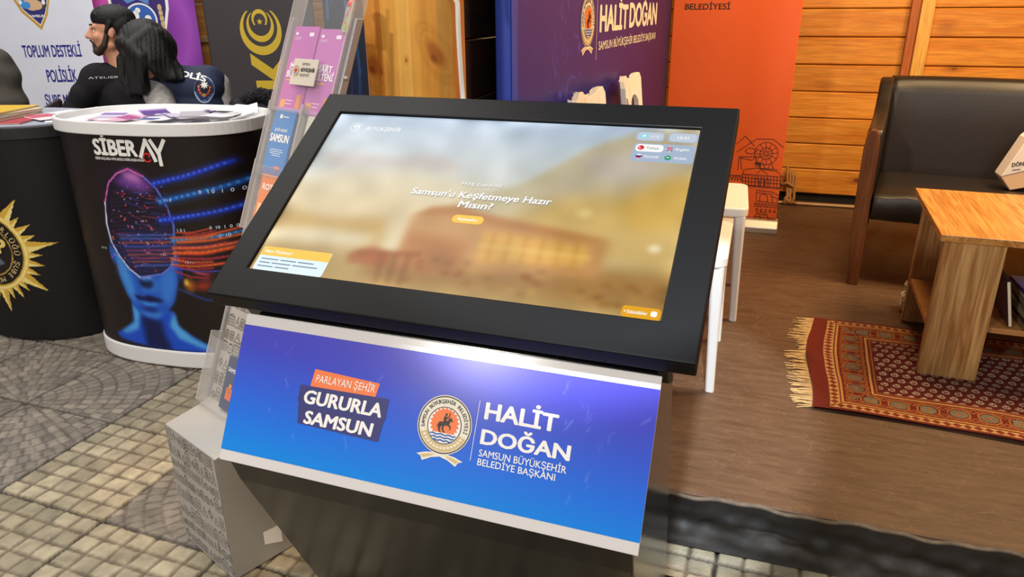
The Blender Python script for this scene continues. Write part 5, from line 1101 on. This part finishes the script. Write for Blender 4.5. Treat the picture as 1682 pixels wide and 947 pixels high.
pm = lambda: (('#f4ecf2', .1, .2, .9, .93), ('#e8d0e4', .1, .38, .868, .874), ('#e8d0e4', .1, .35, .85, .856), ('#f2e6f0', .66, .84, .888, .93), ('#d8a83a', .12, .62, .368, .385), ('#e0a050', .1, .3, .06, .15), ('#d88a4a', .72, .9, .06, .22), ('#f2c8de', .25, .55, .10, .11), ('#f2c8de', .28, .6, .14, .15))
w4 = (('MART', .18, .50, .17, .62, '#f7eef5'), ('BÜLTENİ', .1, .41, .17, .8, '#f7eef5'), ('GÜNCEL', .25, .575, .05, .4, '#f0d8ea'))
brochure('purple brochure in the top rack pocket, left of the two', -.108, -.008, .735, .945, .002, '#bb5fae', w4, marks=pm())
brochure('purple brochure in the top rack pocket, right of the two', -.002, .098, .735, .94, .002, '#c069b2', w4, marks=pm())
brochure('blue brochure with white title in the rack pocket under the purple ones', -.104, -.016, .582, .742, .006, '#2f7cc4', (('SAMSUN', .06, .50, .22, .88, '#f4f6fa'), ('ŞEHİR REHBERİ', .2, .66, .08, .6, '#cfe0f2')), marks=(('#f0e8d8', .3, .42, .86, .92), ('#dfe9f4', .45, .72, .88, .895), ('#cfe0f2', .2, .75, .38, .39), ('#cfe0f2', .16, .8, .35, .36), ('#cfe0f2', .2, .7, .32, .33), ('#cfe0f2', .3, .7, .29, .30), ('#1f4a9a', 0, 1, 0, .1), ('#e07a4a', .55, .8, .06, .14)))
brochure('cream brochure beside the blue brochure in the rack', .030, .104, .582, .735, .004, '#d9d2c2', (('GEZİ', .2, .7, .14, .6, '#8a6a4a'),), marks=(('#c9a46a', .1, .9, .2, .5),))
brochure('orange brochure in the middle rack pocket at the left', -.095, -.012, .448, .585, .006, '#e07a34', (('ROTA', .15, .7, .18, .7, '#f6efe6'),), marks=(('#f2c48a', .1, .9, .15, .45),))
brochure('grey white brochure in the middle rack pocket at the right', .01, .095, .448, .58, .006, '#c9c6c4', (('MÜZE', .15, .7, .16, .7, '#5a5a66'),))
brochure('navy brochure with orange flower in the lowest rack pocket', -.045, .04, .006, .135, .012, '#22305e', (('SAMSUN', .1, .72, .12, .6, '#dfe4f0'),), marks=(('#e0642a', .2, .5, .2, .42), ('#f08a3a', .3, .42, .28, .5)))

# ================================================================== PEOPLE
SKIN = mat('skin', '#c98f72', .5, spec=.4); HAIRB = mat('black hair', '#0c0a0a', .5, spec=.35, bump=.4, bscale=90, stretch=(3, 3, .6)); BEARD = mat('beard', '#3a2820', .7)
def rotm(yaw=0, pitch=0, roll=0): return Matrix.Rotation(yaw, 4, 'Z') @ Matrix.Rotation(pitch, 4, 'X') @ Matrix.Rotation(roll, 4, 'Y')
def head_prims(c, M, K=1.0):
    """head facing local -Y, carried by M (rotation) at c"""
    T = lambda p: tuple(Vector(c) + (M.to_3x3() @ Vector(p)) * K)
    e = lambda p, r, R=Matrix.Identity(4): ('e', T(p), tuple(K * q for q in r), M @ R)
    cp = lambda p, a, q, b_: ('c', T(p), a * K, T(q), b_ * K)
    return [e((0, .018, .028), (.074, .092, .082)), e((0, -.02, -.03), (.058, .07, .075)), e((0, -.045, -.078), (.036, .034, .028)), cp((0, -.083, .012), .010, (0, -.103, -.022), .0135), cp((-.011, -.09, -.027), .008, (.011, -.09, -.027), .008),
            cp((-.042, -.072, .022), .011, (.042, -.072, .022), .011), e((-.036, -.058, -.022), (.022, .022, .022)), e((.036, -.058, -.022), (.022, .022, .022)), cp((-.018, -.083, -.052), .0075, (.018, -.083, -.052), .0075), cp((-.016, -.080, -.063), .008, (.016, -.080, -.063), .008),
            e((-.074, .01, -.006), (.008, .016, .026)), e((.074, .01, -.006), (.008, .016, .026)), cp((-.045, .0, -.06), .024, (0, -.05, -.085), .022), cp((.045, .0, -.06), .024, (0, -.05, -.085), .022)], T
def hand_prims(w, d, side):
    w, d = Vector(w), Vector(d).normalized(); s = d.cross(Vector((0, 0, 1))).normalized(); dn = Vector((0, 0, -1)); P = [('c', w, .024, w + d * .03, .03), ('c', w + d * .03 - s * .018, .017, w + d * .08 - s * .026, .014), ('c', w + d * .03 + s * .018, .017, w + d * .08 + s * .026, .014), ('c', w + d * .03, .018, w + d * .085, .015)]
    for k, l in enumerate((.062, .072, .068, .052)):
        b_ = w + d * .085 + s * (-.030 + .020 * k); m1 = b_ + d * l * .5 + dn * .006; P += [('c', b_, .0088, m1, .0082), ('c', m1, .0082, m1 + d * l * .4 + dn * .018, .007)]
    b_ = w + d * .03 - s * side * .03; P += [('c', b_, .011, b_ + d * .035 - s * side * .02, .0095), ('c', b_ + d * .035 - s * side * .02, .0095, b_ + d * .06 - s * side * .018, .008)]
    return P
def eyes(root, T, M):
    for s in (-1, 1):
        g = G(); q = T((s * .030, -.0665, .004)); g.ball(q, .0078, 10); e_ = g.build('eye', M_['white_ink'], root, smooth=True); g = G(); q = T((s * .030, -.0715, .004)); g.ball(q, .0042, 8); g.build('iris', M_['black_ink'], e_, smooth=True)
CHM = mat('black chair shell', '#1e1d20', .5)
def stack_chair(label, loc, rot):
    t = thing('visitor_chair', label, 'chair', loc, rot, 'black chairs behind the police counters')
    g = G(); g.box(-.21, .21, -.21, .2, .425, .45); g.build('seat', CHM, t, bevel=.01); g = G(); g.prism([(.19, .55), (.21, .55), (.27, .85), (.25, .85)], -.2, .2, 'x'); g.build('backrest', CHM, t, bevel=.008)
    for sx in (-1, 1):
        g = G(); g.tube([(sx * .2, -.2, 0), (sx * .19, -.18, .425)], .011); g.build('leg', M_['black_metal'], t, smooth=True)
        g = G(); g.tube([(sx * .2, .24, 0), (sx * .19, .19, .43), (sx * .19, .265, .84)], .011); g.build('leg', M_['black_metal'], t, smooth=True)
# ---- seated man
mo = Vector((-1.79, 3.56, 0)); man = thing('person', 'seated person in a black sweatshirt with short dark hair and beard looking left', 'person', mo)
hM = rotm(-1.22, -.02, 0); hc = (-.032, -.0, 1.170)
hp, hT = head_prims(hc, hM, .93)
neck = [('c', (-.01, .012, 1.00), .058, (-.03, .012, 1.09), .052)]
lg = [('c', (-.07, -.02, .53), .085, (-.35, -.05, .50), .062), ('c', (.02, .10, .53), .085, (-.34, .13, .50), .062), ('c', (-.35, -.05, .50), .055, (-.27, -.04, .09), .04), ('c', (-.34, .13, .50), .055, (-.26, .14, .09), .04)]
feet = [('c', (-.27, -.04, .05), .045, (-.37, -.05, .035), .034), ('c', (-.26, .14, .05), .045, (-.36, .14, .035), .034)]
armL = [('c', (-.115, -.035, .965), .058, (-.235, -.09, .815), .046), ('c', (-.235, -.09, .815), .044, (-.34, -.13, .70), .034)]
armR = [('c', (.165, .06, .965), .060, (.235, .02, .73), .046), ('c', (.235, .02, .73), .044, (.02, -.16, .66), .034)]
tor = [('e', (0, .03, .58), (.165, .14, .11)), ('e', (-.02, -.005, .70), (.17, .145, .13)), ('e', (0, .015, .86), (.155, .115, .14)), ('c', (-.105, -.03, .965), .062, (.15, .055, .965), .064), ('e', (.0, .02, .99), (.07, .06, .04))]
body = blob(hp + neck + tor[:3] + lg + feet + hand_prims((-.345, -.135, .695), (-.8, -.2, -.25), 1) + hand_prims((.015, -.165, .66), (-.9, -.3, 0), -1) + [('c', (-.235, -.09, .815), .034, (-.345, -.135, .70), .026), ('c', (.235, .02, .73), .034, (.015, -.165, .66), .026)], .0055, 3)
link_mesh('body', body, SKIN, man)
sw = blob(tor + armL + armR + [('c', (-.115, -.035, .965), .066, (-.17, -.06, .90), .056)], .009, 4)
wr_ = np.zeros(len(sw.vertices) * 3); sw.vertices.foreach_get('co', wr_); wr_ = wr_.reshape(-1, 3); nv = np.zeros(len(sw.vertices) * 3); sw.vertices.foreach_get('normal', nv); nv = nv.reshape(-1, 3)
wr_ += nv * (.004 * np.sin(wr_[:, 2] * 55 + wr_[:, 0] * 22) * np.sin(wr_[:, 0] * 30 + 1) + .007)[:, None]; sw.vertices.foreach_set('co', wr_.ravel())
SWM = mat('black sweatshirt', '#1b1a1e', .85, spec=.2, noise=.15, nscale=30); sv = bvh_of(sw); SWO = link_mesh('sweatshirt', sw, SWM, man)
g = G(); fd = draper(sv, (-.02, -.3, .972), (1, .22, 0), (0, 0, 1)); text(g, 'ATELIER', -.055, .0, .009, .125, bold=.0, f=fd); g.build('chest_lettering', mat('grey print', '#b9b7bd', .6), SWO, fix=False)
pants = blob(lg + [('e', (0, .03, .55), (.16, .14, .10))], .010, 4); co = np.zeros(len(pants.vertices) * 3); pants.vertices.foreach_get('co', co); nv = np.zeros_like(co); pants.vertices.foreach_get('normal', nv); pants.vertices.foreach_set('co', co + nv * .008); link_mesh('trousers', pants, mat('dark trousers', '#23252c', .8), man)
sh2 = blob([('c', (-.27, -.04, .045), .05, (-.38, -.05, .035), .04), ('c', (-.26, .14, .045), .05, (-.37, .14, .035), .04)], .008, 2, lambda v: np.c_[v[:, :2], np.maximum(v[:, 2], 0.0)]); link_mesh('shoes', sh2, M_['housing'], man)
E_ = lambda p, r, R=Matrix.Identity(4): ('e', hT(p), r, hM @ R)
hair = blob([E_((0, .022, .062), (.076, .094, .062)), E_((0, .055, .03), (.078, .068, .075)), ('c', hT((-.042, -.05, .078)), .0125, hT((.042, -.05, .078)), .0125), ('c', hT((-.03, -.03, .1)), .016, hT((.03, -.02, .103)), .016), ('c', hT((-.07, .01, .04)), .014, hT((-.072, -.012, .0)), .009), ('c', hT((.07, .01, .04)), .014, hT((.072, -.012, .0)), .009), E_((0, .075, -.02), (.06, .035, .05))], .005, 2)
link_mesh('hair', hair, HAIRB, man)
bp_ = []
for s in (-1, 1): bp_ += [('c', hT((s * .066, -.012, -.01)), .010, hT((s * .058, -.03, -.06)), .014), ('c', hT((s * .058, -.03, -.06)), .014, hT((s * .02, -.066, -.096)), .016), ('c', hT((s * .026, -.082, -.048)), .006, hT((0, -.094, -.041)), .006), ('c', hT((s * .028, -.08, -.05)), .007, hT((s * .024, -.076, -.08)), .011)]
bp_ += [('c', hT((-.022, -.073, -.09)), .016, hT((.022, -.073, -.09)), .016)]
link_mesh('beard', blob(bp_, .004, 2), BEARD, man)
link_mesh('eyebrows', blob([('c', hT((s * .016, -.083, .032)), .005, hT((s * .048, -.072, .032)), .004) for s in (-1, 1)], .003, 1), HAIRB, man); eyes(man, hT, hM)
stack_chair('black visitor chair under the man in the black sweatshirt', (mo.x + .0, mo.y + .06, 0), -PI / 2)
# ---- seated woman bending forward
wo = Vector((-1.385, 3.32, 0)); wom = thing('person', 'person with long black hair in a navy vest and grey sleeves bending over the counter', 'person', wo)
hM2 = rotm(-.75, .55, -.25); hc2 = (-.135, -.095, 1.095); hp2, hT2 = head_prims(hc2, hM2)
lg2 = [('c', (.0, -.02, .52), .08, (-.29, -.07, .50), .058), ('c', (.0, .08, .52), .08, (-.28, .06, .50), .058), ('c', (-.29, -.07, .50), .05, (-.20, -.07, .09), .036), ('c', (-.28, .06, .50), .05, (-.19, .06, .09), .036)]
ft2 = [('c', (-.20, -.07, .05), .042, (-.30, -.08, .035), .03), ('c', (-.19, .06, .05), .042, (-.29, .06, .035), .03)]
tr2 = [('e', (.02, .07, .56), (.15, .14, .11)), ('e', (.02, .03, .70), (.135, .125, .13)), ('e', (.01, -.02, .84), (.135, .115, .13)), ('e', (.015, -.03, .94), (.12, .09, .075)), ('c', (-.11, -.08, .965), .055, (.07, .00, .965), .062)]
a1_ = [('c', (-.115, -.10, .945), .054, (-.045, -.20, .825), .047), ('c', (-.045, -.20, .825), .044, (-.19, -.17, .80), .034)]
a2_ = [('c', (.095, .02, .95), .052, (.12, -.05, .78), .046), ('c', (.12, -.05, .78), .042, (-.04, -.13, .73), .034)]
body = blob(hp2 + [('c', (-.07, -.045, 1.0), .05, (-.115, -.07, 1.06), .045)] + tr2[:3] + lg2 + ft2 + hand_prims((-.19, -.17, .80), (-1, .1, -.1), 1) + hand_prims((-.05, -.13, .73), (-1, -.2, 0), -1) + [('c', (-.045, -.20, .825), .034, (-.19, -.17, .80), .026), ('c', (.12, -.05, .78), .034, (-.05, -.13, .73), .026)], .0065, 3); link_mesh('body', body, SKIN, wom)
slv = blob(a1_ + a2_, .008, 3); co = np.zeros(len(slv.vertices) * 3); slv.vertices.foreach_get('co', co); nv = np.zeros_like(co); slv.vertices.foreach_get('normal', nv); slv.vertices.foreach_set('co', co + nv * .008); link_mesh('sleeves', slv, mat('grey knit', '#a8a4a2', .9, noise=.2, nscale=60, bump=.3, bscale=150), wom)
vest = blob(tr2 + [('c', (.05, .01, .97), .05, (-.09, -.06, .985), .05)], .009, 4); co = np.zeros(len(vest.vertices) * 3); vest.vertices.foreach_get('co', co); nv = np.zeros_like(co); vest.vertices.foreach_get('normal', nv); vest.vertices.foreach_set('co', co + nv * .013); vest.update()
vv = bvh_of(vest); VO = link_mesh('vest', vest, mat('navy vest', '#232a45', .7, spec=.3, noise=.12, nscale=25), wom)
g = G(); fd = draper(vv, (-.03, -.1, 1.005), (1, .05, -.25), (.12, .35, 1)); text(g, 'POLİS', .0, .0, .028, .13, bold=.04, f=fd); g.build('back_lettering', M_['white_ink'], VO, fix=False)
g = G(); pc_ = (.098, -.13, .95); sq = lambda L: (lambda x, y: draper(vv, pc_, (1, .35, -.12), (.1, .2, 1), .0015 + L * .0012)(x, y))
PMs = [mat('patch pale blue', '#a8bcd8', .6), mat('patch navy', '#26356e', .6), M_['white_ink'], mat('patch orange', '#d8622a', .6), M_['gold_ink']]
el = lambda rx, ry, cx, cy, L, mi, n=28: shape(g, [(cx + rx * math.cos(2 * PI * i / n), cy + ry * math.sin(2 * PI * i / n)) for i in range(n)], sq(L), mi)
el(.040, .056, 0, 0, 0, 0); el(.034, .050, 0, 0, 1, 1); shape(g, [(.018 * (1 if i % 2 == 0 else .5) * math.cos(i * PI / 8), .018 + .018 * (1 if i % 2 == 0 else .5) * math.sin(i * PI / 8)) for i in range(16)], sq(2), 2)
for k in range(9): a = PI + PI * k / 8; el(.005, .006, .022 * math.cos(a), .01 + .034 * math.sin(a), 2, 3, 10)
el(.007, .008, 0, -.024, 3, 4, 12); g.build('police_patch', PMs, VO, fix=False)
link_mesh('trousers', blob(lg2 + [('e', (.02, .07, .55), (.15, .14, .10))], .010, 4, lambda v: v * 1.0 + 0), mat('navy trousers', '#1d2130', .8), wom)
link_mesh('shoes', blob([('c', (-.20, -.07, .045), .048, (-.31, -.08, .035), .036), ('c', (-.19, .06, .045), .048, (-.30, .06, .035), .036)], .008, 2, lambda v: np.c_[v[:, :2], np.maximum(v[:, 2], 0.0)]), M_['housing'], wom)
H2 = lambda p, r: ('e', hT2(p), r, hM2)
locks = [H2((0, .02, .05), (.088, .102, .078)), H2((0, .06, .0), (.09, .07, .09))]
def lock(pts, r0, r1):
    for k in range(len(pts) - 1):
        t0, t1 = k / (len(pts) - 1), (k + 1) / (len(pts) - 1); locks.append(('c', pts[k], r0 + (r1 - r0) * t0, pts[k + 1], r0 + (r1 - r0) * t1))
for k in range(5): lock([hT2((-.07 + .0 * k, -.04 + .028 * k, .03)), (-.215 + .012 * k, -.135 + .006 * k, 1.07), (-.225 + .012 * k, -.15 + .01 * k, 1.0), (-.205 + .014 * k, -.155 + .01 * k, .93 - .006 * (k % 3))], .034, .012)
for k in range(5): lock([hT2((.02 + .01 * k, .06, .0)), (-.11 + .016 * k, -.10 + .005 * k, 1.06), (-.085 + .018 * k, -.11 + .006 * k, 1.02), (-.075 + .02 * k, -.115, .99)], .035, .014)
for k in range(4): lock([hT2((.0 + .01 * k, -.05, .08)), (-.17 + .02 * k, -.185, 1.09), (-.16 + .015 * k, -.19, 1.02), (-.15 + .012 * k, -.18, .955)], .028, .012)
for k in range(6): lock([hT2((.07, -.05 + .02 * k, .05)), (-.10 - .01 * k, -.215 + .012 * k, 1.085), (-.115 - .012 * k, -.215 + .01 * k, 1.01), (-.12 - .014 * k, -.20 + .008 * k, .945)], .03, .012)
for k in range(4): lock([hT2((.075, .0 + .02 * k, .03)), (-.075 + .012 * k, -.195 + .016 * k, 1.07), (-.065 + .016 * k, -.185 + .012 * k, 1.03), (-.06 + .02 * k, -.165, 1.0)], .03, .012)
hm2 = blob(locks, .006, 3); co = np.zeros(len(hm2.vertices) * 3); hm2.vertices.foreach_get('co', co); nv = np.zeros_like(co); hm2.vertices.foreach_get('normal', nv); c3 = co.reshape(-1, 3)
hm2.vertices.foreach_set('co', (c3 + nv.reshape(-1, 3) * (.0010 * np.sin(c3[:, 0] * 330 + c3[:, 1] * 160 + 3 * np.sin(c3[:, 2] * 20)))[:, None]).ravel()); link_mesh('hair', hm2, HAIRB, wom); eyes(wom, hT2, hM2)
stack_chair('black visitor chair under the person in the navy vest', (wo.x + .075, wo.y + .04, 0), -PI / 2)
# ---- person at the left edge
lo = Vector((-2.47, 3.44, 0)); lp = thing('person', 'person in a dark olive jacket cut off by the left edge of the photo', 'person', lo)
hM3 = rotm(.5, 0, 0); hp3, hT3 = head_prims((-.02, -.03, 1.27), hM3)
lg3 = [('c', (-.08, 0, .53), .09, (-.12, -.10, .50), .065), ('c', (.08, 0, .53), .09, (.12, .36, .50), .065), ('c', (-.12, -.10, .50), .055, (-.30, .15, .09), .04), ('c', (.12, .36, .50), .055, (.12, .40, .09), .04)]
lg3 = [('c', (-.08, .02, .53), .09, (-.42, .12, .50), .065), ('c', (.0, .10, .53), .09, (-.36, .28, .50), .065), ('c', (-.42, .12, .50), .055, (-.44, .12, .09), .04), ('c', (-.36, .28, .50), .055, (-.38, .28, .09), .04)]
tr3 = [('e', (0, .03, .58), (.17, .14, .11)), ('e', (0, .02, .72), (.165, .14, .14)), ('e', (0, .02, .90), (.165, .125, .15)), ('c', (-.15, .02, 1.03), .07, (.15, .0, 1.03), .068)]
ar3 = [('c', (.175, -.01, 1.03), .068, (.225, -.06, .86), .06), ('c', (.225, -.06, .86), .056, (.12, -.24, .80), .044), ('c', (-.175, .01, 1.03), .068, (-.23, -.04, .80), .056), ('c', (-.23, -.04, .80), .052, (-.10, -.2, .72), .044)]
body = blob(hp3 + [('c', (0, 0, 1.08), .055, (-.01, -.01, 1.2), .05)] + tr3[:3] + lg3 + [('c', (-.44, .12, .05), .045, (-.55, .1, .035), .034), ('c', (-.38, .28, .05), .045, (-.49, .28, .035), .034)] + hand_prims((.12, -.24, .80), (-.9, -.3, 0), 1) + hand_prims((-.1, -.2, .72), (-.5, -.8, 0), -1) + [('c', (.225, -.06, .86), .034, (.12, -.24, .80), .026), ('c', (-.23, -.04, .80), .034, (-.10, -.2, .72), .026)], .008, 3); link_mesh('body', body, SKIN, lp)
jk = blob(tr3 + ar3 + [('c', (-.06, .03, 1.09), .045, (.06, .03, 1.09), .045), ('c', (.06, -.08, 1.0), .03, (.12, -.09, .9), .03)], .010, 4); co = np.zeros(len(jk.vertices) * 3); jk.vertices.foreach_get('co', co); nv = np.zeros_like(co); jk.vertices.foreach_get('normal', nv); c3 = co.reshape(-1, 3); jk.vertices.foreach_set('co', (c3 + nv.reshape(-1, 3) * (.014 + .006 * np.sin(c3[:, 2] * 60 + c3[:, 0] * 20))[:, None]).ravel()); link_mesh('jacket', jk, mat('dark olive jacket', '#37322a', .8, noise=.2, nscale=30), lp)
link_mesh('hair', blob([('e', hT3((0, .022, .06)), (.078, .095, .062), hM3), ('e', hT3((0, .06, .02)), (.078, .065, .08), hM3)], .006, 2), HAIRB, lp); eyes(lp, hT3, hM3)
link_mesh('trousers', blob(lg3 + [('e', (0, .03, .55), (.165, .14, .10))], .012, 4), mat('grey trousers', '#2c2c30', .8), lp)
link_mesh('shoes', blob([('c', (-.44, .12, .045), .05, (-.56, .1, .035), .04), ('c', (-.38, .28, .045), .05, (-.50, .28, .035), .04)], .01, 2, lambda v: np.c_[v[:, :2], np.maximum(v[:, 2], 0.0)]), M_['housing'], lp)
stack_chair('black visitor chair under the person in the olive jacket', (lo.x + .03, lo.y + .08, 0), -1.2)
# ---- dark jacket with a furry hood heaped beside the woman
fj = thing('fur_trimmed_jacket', 'black jacket with furry trim on a chair right behind the white tray', 'jacket', (-1.10, 3.34, 0))
link_mesh('shell', blob([('e', (.0, .0, .80), (.10, .075, .085)), ('e', (-.06, .02, .70), (.10, .08, .18)), ('e', (.06, .0, .70), (.08, .07, .18)), ('e', (0, .02, .5), (.13, .1, .10)), ('c', (-.10, -.03, .86), .04, (-.02, -.05, .80), .04)], .009, 3), mat('black shell cloth', '#17171c', .7, spec=.3), fj)
fur = blob([('c', (-.06 + .03 * k, -.015 + .01 * math.sin(k), .885 + .022 * math.sin(k * .8)), .026, (-.03 + .03 * k, -.01, .885 + .022 * math.sin(k * .8 + .8)), .026) for k in range(5)] + [('c', (.085, -.01, .88), .026, (.10, -.02, .80), .022)], .004, 0); co = np.zeros(len(fur.vertices) * 3); fur.vertices.foreach_get('co', co); nv = np.zeros_like(co); fur.vertices.foreach_get('normal', nv); fur.vertices.foreach_set('co', (co.reshape(-1, 3) + nv.reshape(-1, 3) * (RNG.random(len(fur.vertices)) * .016 - .004)[:, None]).ravel()); link_mesh('fur_trim', fur, mat('black fur', '#131116', .9), fj)
bpy.data.scenes.remove(WORK)
